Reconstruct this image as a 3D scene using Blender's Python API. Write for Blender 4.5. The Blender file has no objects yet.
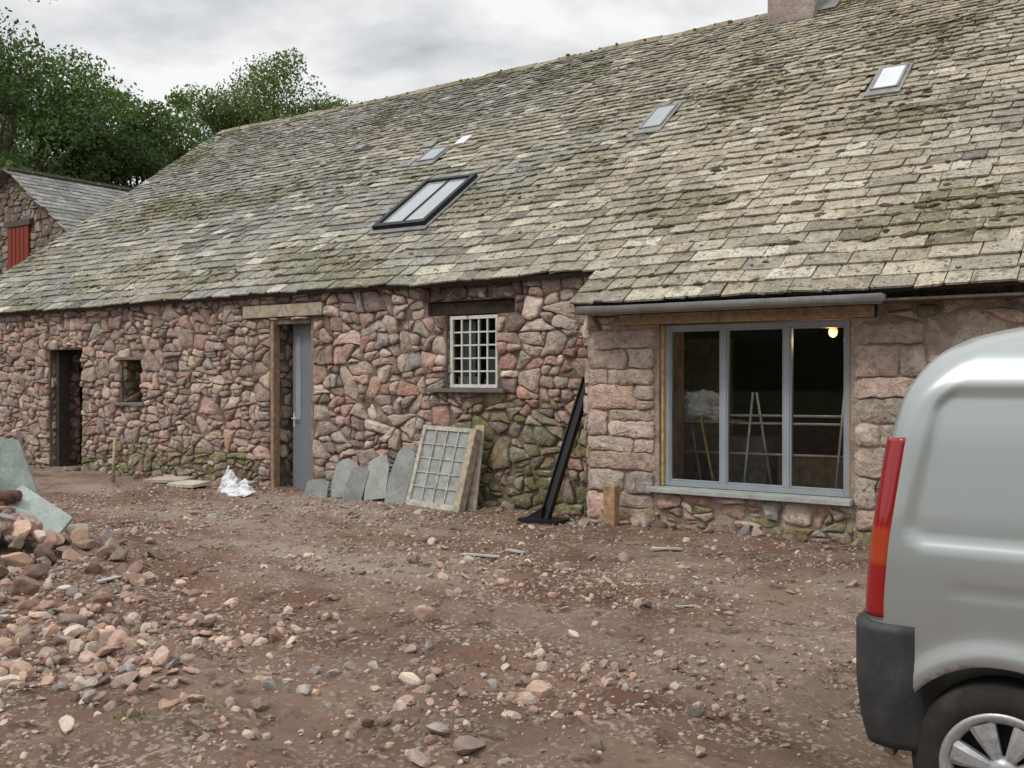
import bpy, math, random
import numpy as np
from mathutils import Vector, Matrix, noise, geometry
random.seed(7); np.random.seed(7)
sc = bpy.context.scene
sc.view_settings.view_transform = 'Standard'
sc.view_settings.look = 'None'
sc.view_settings.exposure = 0
R = random.uniform

# ------------------------------------------------------------ helpers
class MB:
    def __init__(s): s.v=[]; s.f=[]; s.c=[]; s.m=[]; s.sm=[]
    def add(s, vs, fs, col=(1,1,1), m=0, smooth=False):
        o=len(s.v); s.v.extend([tuple(p) for p in vs])
        s.c.extend([tuple(col)[:3]]*len(vs) if not isinstance(col,list) else col)
        for f in fs:
            s.f.append([i+o for i in f]); s.m.append(m); s.sm.append(smooth)
    def box(s, x0,x1,y0,y1,z0,z1, col=(1,1,1), m=0):
        s.add([(x0,y0,z0),(x1,y0,z0),(x1,y1,z0),(x0,y1,z0),(x0,y0,z1),(x1,y0,z1),(x1,y1,z1),(x0,y1,z1)],
              [(0,3,2,1),(4,5,6,7),(0,1,5,4),(1,2,6,5),(2,3,7,6),(3,0,4,7)],col,m)
    def obj(s, name, mats, parent=None, bevel=0):
        me=bpy.data.meshes.new(name); me.from_pydata(s.v,[],s.f)
        for mt in mats: me.materials.append(mt)
        a=me.color_attributes.new('Col','FLOAT_COLOR','POINT')
        c=np.ones((len(s.v),4),np.float32); c[:,:3]=np.array(s.c,np.float32).reshape(-1,3)
        a.data.foreach_set('color',c.ravel())
        me.polygons.foreach_set('material_index',s.m)
        me.polygons.foreach_set('use_smooth',s.sm)
        me.update()
        ob=bpy.data.objects.new(name,me); sc.collection.objects.link(ob)
        if parent: ob.parent=parent
        if bevel:
            b=ob.modifiers.new('bev','BEVEL'); b.width=bevel; b.segments=2; b.limit_method='ANGLE'
        return ob

def empty(name, loc=(0,0,0), rz=0):
    e=bpy.data.objects.new(name,None); e.location=loc; e.rotation_euler=(0,0,rz)
    sc.collection.objects.link(e); return e

def tube(mb, pts, rad, n=8, col=(1,1,1), m=0, smooth=True, cap=True):
    pts=[Vector(p) for p in pts]
    if not hasattr(rad,'__len__'): rad=[rad]*len(pts)
    vs=[];fs=[]
    for i,p in enumerate(pts):
        d=(pts[min(i+1,len(pts)-1)]-pts[max(i-1,0)]).normalized()
        a=d.orthogonal().normalized() if abs(d.z)>.99 else d.cross(Vector((0,0,1))).normalized()
        b=d.cross(a)
        for k in range(n):
            t=2*math.pi*k/n
            vs.append(p+(a*math.cos(t)+b*math.sin(t))*rad[i])
    for i in range(len(pts)-1):
        for k in range(n):
            fs.append((i*n+k,i*n+(k+1)%n,(i+1)*n+(k+1)%n,(i+1)*n+k))
    if cap:
        fs.append(tuple(range(n))[::-1]); fs.append(tuple((len(pts)-1)*n+k for k in range(n)))
    mb.add(vs,fs,col,m,smooth)

def fastmesh(name, V, F, C, mat, parent=None, smooth=False):
    me=bpy.data.meshes.new(name); n=len(V); k=F.shape[1]
    me.vertices.add(n); me.vertices.foreach_set('co',V.astype(np.float32).ravel())
    me.loops.add(F.size); me.loops.foreach_set('vertex_index',F.astype(np.int32).ravel())
    me.polygons.add(len(F)); me.polygons.foreach_set('loop_start',np.arange(0,F.size,k,dtype=np.int32))
    me.polygons.foreach_set('loop_total',np.full(len(F),k,np.int32))
    me.update(calc_edges=True); me.validate()
    a=me.color_attributes.new('Col','FLOAT_COLOR','POINT')
    c=np.ones((n,4),np.float32); c[:,:3]=C; a.data.foreach_set('color',c.ravel())
    me.polygons.foreach_set('use_smooth',np.full(len(F),smooth))
    me.materials.append(mat)
    ob=bpy.data.objects.new(name,me); sc.collection.objects.link(ob)
    if parent: ob.parent=parent
    return ob

# ------------------------------------------------------------ materials
def mk(name, col=None, var=.25, vs=6, rough=.9, bump=.3, bs=60, bd=.01, spots=(), metallic=0, coat=0, spec=.3, fine=.15):
    m=bpy.data.materials.new(name); m.use_nodes=True; nt=m.node_tree; N=nt.nodes; L=nt.links
    p=N['Principled BSDF']; p.inputs['Roughness'].default_value=rough
    p.inputs['Metallic'].default_value=metallic; p.inputs['Coat Weight'].default_value=coat
    p.inputs['Specular IOR Level'].default_value=spec
    tc=N.new('ShaderNodeTexCoord')
    if col is None:
        a=N.new('ShaderNodeAttribute'); a.attribute_name='Col'; c=a.outputs['Color']
    else:
        r=N.new('ShaderNodeRGB'); r.outputs[0].default_value=(*col,1); c=r.outputs[0]
    def nz(scale,det=3,rg=.6):
        n=N.new('ShaderNodeTexNoise'); n.inputs['Scale'].default_value=scale
        n.inputs['Detail'].default_value=det; n.inputs['Roughness'].default_value=rg
        L.new(tc.outputs['Object'],n.inputs['Vector']); return n.outputs['Fac']
    def mr(x,a,b,c0,d):
        n=N.new('ShaderNodeMapRange'); n.inputs[1].default_value=a;n.inputs[2].default_value=b
        n.inputs[3].default_value=c0;n.inputs[4].default_value=d; L.new(x,n.inputs[0]); return n.outputs[0]
    def mul(cc,f):
        n=N.new('ShaderNodeVectorMath'); n.operation='SCALE'; L.new(cc,n.inputs[0]); L.new(f,n.inputs['Scale']); return n.outputs[0]
    if var: c=mul(c,mr(nz(vs),.3,.7,1-var,1+var))
    if fine: c=mul(c,mr(nz(vs*9,2),.3,.7,1-fine,1+fine))
    for (sc_,sscale,lo,hi,amt) in spots:
        mx=N.new('ShaderNodeMix'); mx.data_type='RGBA'
        L.new(mr(nz(sscale,3,.65),lo,hi,0,amt),mx.inputs[0]); L.new(c,mx.inputs[6]); mx.inputs[7].default_value=(*sc_,1)
        c=mx.outputs[2]
    L.new(c,p.inputs['Base Color'])
    if bump:
        b=N.new('ShaderNodeBump'); b.inputs['Strength'].default_value=bump; b.inputs['Distance'].default_value=bd
        L.new(nz(bs,4,.7),b.inputs['Height']); L.new(b.outputs[0],p.inputs['Normal'])
    return m

M={}
M['stone']=mk('rubble_stone',var=.28,vs=11,bump=.9,bs=26,bd=.022,fine=.3,
   spots=[((.54,.47,.40),8,.57,.68,.6),((.12,.095,.08),17,.58,.68,.7)])
M['mortar']=mk('earth_mortar',(.20,.15,.12),var=.45,vs=5,bump=1,bs=25,bd=.03)
M['limemortar']=mk('lime_mortar',(.38,.30,.25),var=.35,vs=6,bump=1,bs=25,bd=.03)
M['slate']=mk('roof_slate',var=.22,vs=5,bump=.5,bs=35,bd=.008,fine=.3,
   spots=[((.145,.13,.08),7,.55,.66,.75),((.50,.475,.39),13,.58,.67,.6),((.075,.062,.042),22,.58,.64,.85)])
M['deck']=mk('roof_underlay',(.05,.045,.04))
M['moss']=mk('moss',var=.4,vs=20,bump=.8,bs=80)
M['timber']=mk('timber',var=.35,vs=14,bump=.4,bs=70,bd=.006)
M['frame']=mk('grey_frame_paint',(.30,.33,.36),var=.08,rough=.45,bump=0,fine=0)
M['paint']=mk('painted',var=.12,vs=12,rough=.6,bump=.1)
M['slab']=mk('slate_slab',var=.22,vs=4,rough=.8,bump=.3,bs=30,spots=[((.38,.36,.30),6,.6,.7,.4)])
M['lead']=mk('lead_flashing',(.24,.24,.24),rough=.55,bump=.2,bs=15)
M['roughcast']=mk('roughcast',(.42,.34,.30),var=.2,vs=2,bump=1,bs=30,bd=.03)
M['plastic']=mk('white_plastic',(.72,.73,.76),var=.08,rough=.45,bump=.5,bs=14,bd=.03)
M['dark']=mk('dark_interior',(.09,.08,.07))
M['black']=mk('black_steel',(.012,.012,.014),rough=.5,bump=.05)
M['gutter']=mk('grey_gutter',(.36,.37,.38),rough=.45,bump=0,var=.15)
M['pebble']=mk('pebble',var=.2,vs=20,bump=.4,bs=90,bd=.004,fine=.2)
M['metal']=mk('galvanised',(.6,.6,.6),rough=.5,metallic=.2,bump=0)

def glassmat(name,tint=(.85,.9,.88),ior=1.5):
    m=bpy.data.materials.new(name); m.use_nodes=True; nt=m.node_tree; N=nt.nodes; L=nt.links
    N.remove(N['Principled BSDF']); o=[n for n in N if n.type=='OUTPUT_MATERIAL'][0]
    t=N.new('ShaderNodeBsdfTransparent'); t.inputs[0].default_value=(*tint,1)
    g=N.new('ShaderNodeBsdfGlossy'); g.inputs['Roughness'].default_value=.02
    f=N.new('ShaderNodeFresnel'); f.inputs[0].default_value=ior
    mx=N.new('ShaderNodeMixShader'); L.new(f.outputs[0],mx.inputs[0]); L.new(t.outputs[0],mx.inputs[1]); L.new(g.outputs[0],mx.inputs[2])
    L.new(mx.outputs[0],o.inputs[0]); return m
M['glass']=glassmat('window_glass')
M['skyglass']=mk('rooflight_glass',(.30,.33,.35),rough=.12,spec=.9,bump=0,var=.15,vs=1.5,fine=0)

# ------------------------------------------------------------ ground
def sst(a,b,x):
    t=min(1,max(0,(x-a)/(b-a))); return t*t*(3-2*t)
def gh(x,y,fine=True):
    far=1-sst(20,40,math.hypot(x+6,y+4))
    h=.09*sst(-2.6,-.5,y)
    d=math.hypot(x+8.4,(y+4.95)*1.1); h+=.20*math.exp(-(d/1.1)**2)
    d=math.hypot((x+5.6),(y+6.0)); h-=.05*math.exp(-(d/.9)**2)
    h+=noise.noise((x*.35,y*.35,1))*.05*far
    near=1-sst(9,14,math.hypot(x+4,y+5))
    if near>0 and fine:
        rough=.35+.65*sst(-1.2,-4.5,y)
        h+=near*rough*(noise.fractal((x*1.6,y*1.6,3),1,2,4)*.055+abs(noise.noise((x*6,y*6,5)))*.034+noise.noise((x*15,y*15,9))*.016)
    p=sst(-1.9,-1.1,x)*(1-sst(-3.6,-3.0,y))
    return h*(1-.7*p)-.055*p
def axis(a,b,st,far):
    core=list(np.arange(a,b,st)); g=st; x=a; L=[]
    while x>-far: g*=1.18; x-=g; L.append(x)
    g=st; x=core[-1]; Rr=[]
    while x<far: g*=1.18; x+=g; Rr.append(x)
    return np.array(L[::-1]+core+Rr)
xs=axis(-12.5,.8,.035,900); ys=axis(-8.3,.1,.035,900)
nx,ny=len(xs),len(ys)
V=np.zeros((nx*ny,3)); C=np.zeros((nx*ny,3)); k=0
for j in range(ny):
    for i in range(nx):
        x,y=xs[i],ys[j]; V[k]=(x,y,gh(x,y)); k+=1
I=np.arange(nx*ny).reshape(ny,nx)
F=np.stack([I[:-1,:-1].ravel(),I[:-1,1:].ravel(),I[1:,1:].ravel(),I[1:,:-1].ravel()],1)
def groundmat():
    m=bpy.data.materials.new('soil_gravel'); m.use_nodes=True; nt=m.node_tree; N=nt.nodes; L=nt.links
    p=N['Principled BSDF']; p.inputs['Roughness'].default_value=.88; p.inputs['Specular IOR Level'].default_value=.25
    tc=N.new('ShaderNodeTexCoord')
    def nz(s,d=4,r=.6,off=0,st=None):
        mp=N.new('ShaderNodeMapping'); mp.inputs['Location'].default_value=(off,off,0); L.new(tc.outputs['Object'],mp.inputs[0])
        if st: mp.inputs['Scale'].default_value=st
        n=N.new('ShaderNodeTexNoise'); n.inputs['Scale'].default_value=s; n.inputs['Detail'].default_value=d; n.inputs['Roughness'].default_value=r
        L.new(mp.outputs[0],n.inputs['Vector']); return n.outputs['Fac']
    def ramp(f,a,b):
        n=N.new('ShaderNodeMapRange'); n.inputs[1].default_value=a;n.inputs[2].default_value=b; L.new(f,n.inputs[0]); return n.outputs[0]
    def mul(a,b):
        n=N.new('ShaderNodeMath'); n.operation='MULTIPLY'; L.new(a,n.inputs[0]); L.new(b,n.inputs[1]); return n.outputs[0]
    def mix(f,a,b):
        n=N.new('ShaderNodeMix'); n.data_type='RGBA'; L.new(f,n.inputs[0])
        for s,v in ((6,a),(7,b)):
            if isinstance(v,tuple): n.inputs[s].default_value=(*v,1)
            else: L.new(v,n.inputs[s])
        return n.outputs[2]
    sx=N.new('ShaderNodeSeparateXYZ'); L.new(tc.outputs['Object'],sx.inputs[0])
    c=mix(ramp(nz(1.1),.35,.65),(.140,.076,.050),(.265,.160,.112))
    strip_=ramp(sx.outputs['Y'],-5.6,-3.4)
    pale=mul(ramp(nz(.55,4,.6,7,(.5,1.3,1)),.44,.60),ramp(strip_,-.35,1))
    c=mix(pale,c,(.37,.295,.24))
    c=mix(ramp(nz(4,4,.7,3),.54,.67),c,(.095,.054,.038))
    vo=N.new('ShaderNodeTexVoronoi'); vo.inputs['Scale'].default_value=48; L.new(tc.outputs['Object'],vo.inputs['Vector'])
    sp=N.new('ShaderNodeSeparateColor'); L.new(vo.outputs['Color'],sp.inputs[0])
    gm=mul(ramp(sp.outputs[0],.60,.64),ramp(nz(1.6,3,.6,11),.38,.60))
    gc=mix(sp.outputs[1],(.20,.145,.115),(.50,.40,.32))
    c=mix(gm,c,gc)
    sep=N.new('ShaderNodeVectorMath'); sep.operation='LENGTH'; L.new(tc.outputs['Object'],sep.inputs[0])
    c=mix(ramp(sep.outputs['Value'],24,34),c,(.06,.10,.03))
    L.new(c,p.inputs['Base Color'])
    b=N.new('ShaderNodeBump'); b.inputs['Strength'].default_value=1; b.inputs['Distance'].default_value=.03
    ad=N.new('ShaderNodeMath'); ad.operation='ADD'; L.new(nz(24,6,.78),ad.inputs[0])
    m2=N.new('ShaderNodeMath'); m2.operation='MULTIPLY'; L.new(gm,m2.inputs[0]); m2.inputs[1].default_value=.35
    L.new(m2.outputs[0],ad.inputs[1]); L.new(ad.outputs[0],b.inputs['Height']); L.new(b.outputs[0],p.inputs['Normal'])
    return m
fastmesh('ground',V,F,C,groundmat(),smooth=True)

def ico(sub):
    import bmesh
    bm=bmesh.new(); bmesh.ops.create_icosphere(bm,subdivisions=sub,radius=1)
    v=np.array([x.co[:] for x in bm.verts]); f=np.array([[q.index for q in y.verts] for y in bm.faces]); bm.free(); return v,f
def rotm():
    q=np.random.normal(size=4); q/=np.linalg.norm(q); w,x,y,z=q
    return np.array([[1-2*(y*y+z*z),2*(x*y-z*w),2*(x*z+y*w)],[2*(x*y+z*w),1-2*(x*x+z*z),2*(y*z-x*w)],[2*(x*z-y*w),2*(y*z+x*w),1-2*(x*x+y*y)]])
def rocks(name, items, sub, mat, rough=.22, smooth=False, flatn=None):
    v0,f0=ico(sub); VV=[];FF=[];CC=[];o=0
    for (x,y,z,r,c) in items:
        a=np.array([1,R(.6,.95),R(.4,.75)])
        if sub>=2:
            sd=R(0,99); d=np.array([1+.5*rough*2*noise.noise((p[0]*1.3+sd,p[1]*1.3,p[2]*1.3))+.25*rough*noise.noise((p[0]*4+sd,p[1]*4,p[2]*4)) for p in v0])
            v=v0*d[:,None]
            for q in range(8):
                n=np.random.normal(size=3); n/=np.linalg.norm(n); t=R(.5,.85); dd=v@n-t; v=v-np.outer(np.clip(dd,0,None),n)
        else: v=v0*np.random.uniform(1-rough,1+rough,(len(v0),1))
        v=(v*a*r)@rotm().T
        if flatn is None: v[:,2]*=.8
        else:
            v[:,0]*=1.5; v=v-np.outer(v@flatn,flatn)*.68
        VV.append(v+np.array([x,y,z])); FF.append(f0+o); o+=len(v0); CC.append(np.tile(c,(len(v0),1)))
    return fastmesh(name,np.vstack(VV),np.vstack(FF),np.vstack(CC),mat,smooth=smooth)
PC=[(.46,.34,.27),(.38,.25,.20),(.54,.44,.36),(.32,.24,.20),(.38,.34,.31),(.52,.35,.26),(.24,.16,.13)]
def pcol():
    c=np.array(random.choice(PC)); return c*R(.6,1.12)
def dens(x,y):
    d=sst(-.2,.3,noise.noise((x*.6,y*.6,20))+.4*noise.noise((x*2.2,y*2.2,4)))
    nearcam=sst(-1.8,-4.8,y)
    lft=.3+.7*sst(-1.5,-4.5,x)
    return .10+.90*d*(.16+.84*nearcam)*lft
it=[]
while len(it)<20000:
    x,y=R(-12.5,.4),R(-8.2,-.2)
    if random.random()>dens(x,y): continue
    dist=math.hypot(x,y+9.55)
    r=min(.05,max(.0018*dist,random.lognormvariate(-4.45,.5)))
    it.append((x,y,gh(x,y)+r*.15,r,pcol()))
rocks('gravel',it,1,M['pebble'])
it=[]
while len(it)<2000:
    x,y=R(-11,.2),R(-8,-.8)
    if random.random()>dens(x,y)**1.4: continue
    r=min(.085,random.lognormvariate(-3.45,.42)); it.append((x,y,gh(x,y)+r*.2,r,pcol()*1.12))
while len(it)<2750:   # denser spread of cobbles toward the near left
    x,y=random.gauss(-5.9,1.1),random.gauss(-6.1,.75)
    if not(-10<x<-2 and -8<y<-3.5): continue
    if noise.noise((x*1.3,y*1.3,77))<-.18: continue
    r=min(.10,random.lognormvariate(-3.2,.42)); it.append((x,y,gh(x,y)+r*.2,r,pcol()*1.1))
for (x,y,r) in [(-4.75,-6.1,.10),(-4.6,-6.3,.05),(-5.9,-6.35,.09),(-6.5,-5.9,.07),(-4.1,-4.6,.09),(-4.9,-3.4,.07)]:
    it.append((x,y,gh(x,y)+r*.2,r,np.array((.50,.36,.28))))
rocks('loose_stones',it,2,M['pebble'],smooth=False)
it=[]
for k in range(210):
    a=R(0,6.28); d=abs(random.gauss(0,.75)); x=-8.25+d*math.cos(a)*1.0; y=-5.25+d*math.sin(a)*.8
    r=R(.05,.15); it.append((x,y,gh(x,y)+r*.3+max(0,.22-d*.25),r,pcol()*R(.6,1.1)))
rocks('rubble_pile',it,3,M['pebble'],smooth=False)
it=[]
for k in range(190):
    x=R(-19,2); y=(-.12 if x<-5.4 else -.42)-abs(random.gauss(0,.12)); r=R(.03,.11)
    if -10.7<x<-9.8 or -16.2<x<-15.1: r*=.4
    it.append((x,y,gh(x,y)+r*.2,r,pcol()*.8))
rocks('wall_foot_rubble',it,3,M['pebble'],smooth=False)

mb=MB()
for (cx,cy,n,sp) in [(-5.15,-7.12,110,.10),(-4.95,-6.95,80,.10),(-4.05,-6.75,90,.07),(-9.2,-3.6,120,.25),(-13.2,-.45,300,.5),(-5.8,-.35,400,.25),(-6.5,-.35,350,.35),(-4.3,-.6,120,.5)]:
    for k in range(n):
        x=cx+random.gauss(0,sp); y=cy+random.gauss(0,sp*.6); z=gh(x,y)-.005; h=R(.010,.04); a=R(0,6.28)
        dx,dy=math.cos(a)*.003,math.sin(a)*.003; lx,ly=R(-.02,.02),R(-.02,.02)
        g=R(.7,1.3); mb.add([(x-dx,y-dy,z),(x+dx,y+dy,z),(x+lx,y+ly,z+h)],[(0,1,2)],(.12*g,.22*g,.04*g))
mb.obj('grass',[M['moss']])

# ------------------------------------------------------------ rubble walls
def clip(poly,ax,val,keep_less):
    out=[]
    for i in range(len(poly)):
        a=poly[i]; b=poly[(i+1)%len(poly)]
        ia=(a[ax]<=val) if keep_less else (a[ax]>=val); ib=(b[ax]<=val) if keep_less else (b[ax]>=val)
        if ia: out.append(a)
        if ia!=ib:
            t=(val-a[ax])/(b[ax]-a[ax]); out.append((a[0]+t*(b[0]-a[0]),a[1]+t*(b[1]-a[1])))
    return out
def hclip(poly,nx_,ny_,t):
    out=[];D=[p[0]*nx_+p[1]*ny_-t for p in poly]; n=len(poly)
    for i in range(n):
        j=(i+1)%n; a,b=poly[i],poly[j]
        if D[i]<=0: out.append(a)
        if (D[i]<=0)!=(D[j]<=0):
            q=D[i]/(D[i]-D[j]); out.append((a[0]+q*(b[0]-a[0]),a[1]+q*(b[1]-a[1])))
    return out
def parea(p):
    return abs(sum(p[i][0]*p[(i+1)%len(p)][1]-p[(i+1)%len(p)][0]*p[i][1] for i in range(len(p))))/2
def masonry(mb, O,U,Vv,Nn, W,H, openings, sizes, color, an=1.5, detail=True, seed=0, blocks=(), breg=(), gap=(.003,.013), target=None):
    rnd=random.Random(seed)
    O,U,Vv,Nn=Vector(O),Vector(U),Vector(Vv),Vector(Nn)
    S=[];Rr=[];void=[]
    allop=list(openings)+list(breg)
    def addp(u,v,r,vd=False): S.append((u,v*an)); Rr.append(r); void.append(vd)
    for (a,b,c,d) in openings:
        for side,ue in ((-1,a),(1,b)):
            v=c+rnd.uniform(.05,.12)
            while v<d:
                dl=rnd.uniform(.10,.24)
                if 0<ue+side*dl<W:
                    addp(ue+side*dl,v,.2); addp(ue-side*dl,v,.2,True)
                v+=rnd.uniform(.18,.32)
        for side,ve in ((-1,c),(1,d)):
            u=a+rnd.uniform(.05,.15)
            while u<b:
                if 0<ve+side*.09<H: addp(u,ve+side*.09,.16); addp(u,ve-side*.09,.16,True)
                u+=rnd.uniform(.25,.4)
    cap=len(S)+12000; arr=np.full((cap,2),1e6); ra=np.zeros(cap); n_=len(S)
    if n_: arr[:n_]=S; ra[:n_]=Rr
    for (lo,hi,dn) in sizes:
        for t in range(int(W*H*dn)):
            u,v=rnd.uniform(0,W),rnd.uniform(0,H)
            if any(a<u<b and c<v<d for (a,b,c,d) in openings): continue
            r=rnd.uniform(lo,hi)
            d2=(arr[:n_,0]-u)**2+(arr[:n_,1]-v*an)**2
            if n_ and (d2<(.5*(ra[:n_]+r))**2).any(): continue
            addp(u,v,r); arr[n_]=(u,v*an); ra[n_]=r; n_+=1
    n0=len(S); A_=arr[:n_]; W2=(ra[:n_]*.5)**2
    stones=[]
    for i in range(n0):
        if void[i]: continue
        s=S[i]; dv=A_-A_[i]; ds=np.hypot(dv[:,0],dv[:,1]); order=np.argsort(ds)[1:34]
        pl=[(-.8,-.8),(.8,-.8),(.8,.8),(-.8,.8)]
        for j in order:
            dj=ds[j]
            if dj<1e-6: continue
            pl=hclip(pl,dv[j,0]/dj,dv[j,1]/dj,(dj*dj+W2[i]-W2[j])/(2*dj))
            if len(pl)<3: break
        if len(pl)<3: continue
        stack=[[(s[0]+p[0],s[1]+p[1]) for p in pl]]
        while stack:
            q=stack.pop(); ar=parea(q)/an
            cu=sum(p[0] for p in q)/len(q); cv=sum(p[1] for p in q)/len(q)
            tg=target(cu,cv/an,rnd) if target else .03
            if ar<tg or ar<.006: stones.append((q,False)); continue
            du=max(p[0] for p in q)-min(p[0] for p in q); dv_=max(p[1] for p in q)-min(p[1] for p in q)
            if du>dv_*rnd.uniform(.8,1.25): th=rnd.gauss(0,.30)
            else: th=math.pi/2+rnd.gauss(0,.22)
            nx_,ny_=math.cos(th),math.sin(th)
            pr=[p[0]*nx_+p[1]*ny_ for p in q]; lo,hi=min(pr),max(pr); t=lo+(hi-lo)*rnd.uniform(.25,.75)
            A1=hclip(q,nx_,ny_,t); A2=hclip(q,-nx_,-ny_,-t)
            for a_ in (A1,A2):
                if len(a_)>=3 and parea(a_)>.0015: stack.append(a_)
    for b in blocks: stones.append(([(p[0],p[1]*an) for p in b],True))
    for pl,isb in stones:
        pl=[(p[0],p[1]/an) for p in pl]
        su=sum(p[0] for p in pl)/len(pl); sv=sum(p[1] for p in pl)/len(pl)
        ops=openings if isb else allop
        if not isb and any(a<su<b and c<sv<d for a,b,c,d in breg): continue
        q=[]
        for p in pl:
            if not q or math.hypot(p[0]-q[-1][0],p[1]-q[-1][1])>.010: q.append(p)
        pl=q
        if len(pl)<3: continue
        q=[]
        for j in range(len(pl)):
            a=pl[j]; b=pl[(j+1)%len(pl)]
            LL=math.hypot(b[0]-a[0],b[1]-a[1]); wc=min(.32,rnd.uniform(.016,.044)/max(LL,.02))
            p1=(a[0]+(b[0]-a[0])*wc,a[1]+(b[1]-a[1])*wc); p2=(b[0]+(a[0]-b[0])*wc,b[1]+(a[1]-b[1])*wc); q.append(p1)
            L_=LL*(1-2*wc); ns=int(L_/(.045 if detail else .2))
            for k in range(1,ns+1): q.append((p1[0]+(p2[0]-p1[0])*k/(ns+1),p1[1]+(p2[1]-p1[1])*k/(ns+1)))
            q.append(p2)
        wa=.3 if isb else 1
        pl=[(p[0]+wa*.05*noise.noise((p[0]*2.8,p[1]*2.8,seed))+.022*noise.noise((p[0]*10,p[1]*10,seed+5)),
             p[1]+wa*.04*noise.noise((p[0]*2.4,p[1]*3.5,seed+9))+.020*noise.noise((p[0]*10,p[1]*10,seed+7))) for p in q]
        for ax,val,kl in ((0,0,False),(0,W,True),(1,0,False),(1,H,True)): pl=clip(pl,ax,val,kl)
        for (a,b,c,d) in ops:
            if len(pl)<3: break
            if max(p[0] for p in pl)<a or min(p[0] for p in pl)>b or max(p[1] for p in pl)<c or min(p[1] for p in pl)>d: continue
            m=max((a-su,0),(su-b,1),(c-sv,2),(sv-d,3))[1]
            pl=clip(pl,*[(0,a,True),(0,b,False),(1,c,True),(1,d,False)][m])
        if len(pl)<3: continue
        cu=sum(p[0] for p in pl)/len(pl); cv=sum(p[1] for p in pl)/len(pl)
        R0=sum(math.hypot(p[0]-cu,p[1]-cv) for p in pl)/len(pl)
        if R0<.020: continue
        g=max(.5,1-rnd.uniform(*gap)/R0)
        rr_=rnd.gauss(0,.04 if not isb else .012); cr_,sr_=math.cos(rr_),math.sin(rr_)
        pl=[(cu+((p[0]-cu)*cr_-(p[1]-cv)*sr_)*g,cv+((p[0]-cu)*sr_+(p[1]-cv)*cr_)*g) for p in pl]
        n=len(pl); dz=rnd.uniform(-.015,.045) if not isb else rnd.uniform(.005,.03)
        rd=min(rnd.uniform(.016,.036),R0*.38)
        pls=[]
        for q in range(3):
            t=rnd.uniform(0,6.28); sl=rnd.uniform(.08,.5)*(.5 if isb else 1); pls.append((math.cos(t)*sl,math.sin(t)*sl,rnd.uniform(.15,.65)*R0*sl))
        tu,tv=rnd.uniform(-.09,.09),rnd.uniform(-.14,.05)
        if isb: tu*=.4; tv*=.4
        rings=[(1.0,-.07),(1.0,.0),(1-rd*.45/R0,.7*rd),(max(.6,1-rd*1.5/R0),rd),(.45,rd*1.15)] if detail else [(1.,-.05),(.97,.0),(.85,rd)]
        vs=[];fs=[];sd=rnd.uniform(0,50)
        for (k,dd) in rings:
            for p in pl:
                u=cu+(p[0]-cu)*k; v=cv+(p[1]-cv)*k
                dep=dd+dz
                if dd>=0:
                    du,dv_=u-cu,v-cv
                    f=min([0]+[h-(a*du+b*dv_) for a,b,h in pls])
                    dep+=(f+tu*du+tv*dv_)*(1 if dd>0 else .5)+noise.noise((u*9+sd,v*9,sd))*.016+noise.noise((u*26,v*26,sd))*.008
                vs.append(O+U*u+Vv*v+Nn*dep)
        vs.append(O+U*cu+Vv*cv+Nn*(rings[-1][1]+dz+rnd.uniform(-.004,.006)))
        for r_ in range(len(rings)-1):
            for j in range(n): fs.append((r_*n+j,r_*n+(j+1)%n,(r_+1)*n+(j+1)%n,(r_+1)*n+j))
        b=(len(rings)-1)*n
        for j in range(n): fs.append((b+j,b+(j+1)%n,len(vs)-1))
        mb.add(vs,fs,color(cu,cv,rnd),0,False)
def backing(mb,x0,x1,y0,y1,z0,z1,ops,m=0):
    us=sorted({x0,x1,*[o[0] for o in ops],*[o[1] for o in ops]}); vs=sorted({z0,z1,*[o[2] for o in ops],*[o[3] for o in ops]})
    us=[u for u in us if x0<=u<=x1]; vs=[v for v in vs if z0<=v<=z1]
    for i in range(len(us)-1):
        j=0
        while j<len(vs)-1:
            um=(us[i]+us[i+1])/2
            def ins(j): return any(o[0]<um<o[1] and o[2]<(vs[j]+vs[j+1])/2<o[3] for o in ops)
            if ins(j): j+=1; continue
            k=j
            while k+1<len(vs)-1 and not ins(k+1): k+=1
            mb.box(us[i],us[i+1],y0,y1,vs[j],vs[k+1],(1,1,1),m); j=k+1

PAL=[(.50,.335,.28),(.43,.295,.255),(.56,.435,.365),(.38,.295,.26),(.50,.41,.34),(.43,.39,.35),(.52,.35,.28),(.28,.21,.18),(.62,.51,.43),(.47,.375,.32),(.45,.27,.22),(.53,.43,.37)]
def scol(c,v,rnd,moss=0):
    k=rnd.uniform(.70,1.15); c=[x*k for x in c]
    if rnd.random()<moss:
        t=rnd.uniform(.3,.85); c=[c[i]*(1-t)+(.18,.20,.065)[i]*t for i in range(3)]
    return tuple(c)
barn=empty('stone_barn')
XL=-19.55
def colL(u,v,rnd):
    x=u+XL; z=v-.15
    moss=0
    if z<.55 and (-14.6<x<-10.9): moss=.8
    elif z<1.4 and -7.6<x<-5.3: moss=.55+.4*(z<.9)
    elif z<.45: moss=.4
    pal=PAL if x>-9 else PAL[:4]+PAL[:4]+PAL[6:8]+PAL[2:6]
    c=scol(rnd.choice(pal),v,rnd,moss)
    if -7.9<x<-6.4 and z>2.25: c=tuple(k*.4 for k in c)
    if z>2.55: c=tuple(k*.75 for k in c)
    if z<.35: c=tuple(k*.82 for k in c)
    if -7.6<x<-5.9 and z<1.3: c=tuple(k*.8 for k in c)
    return c
def tgL(u,v,rnd):
    return min(.16,rnd.lognormvariate(-3.15,.65))*(1.0 if u+XL>-11 else .8)
def tgR(u,v,rnd):
    return min(.24,rnd.lognormvariate(-2.8 if u>2.7 else -3.4,.6))
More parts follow.
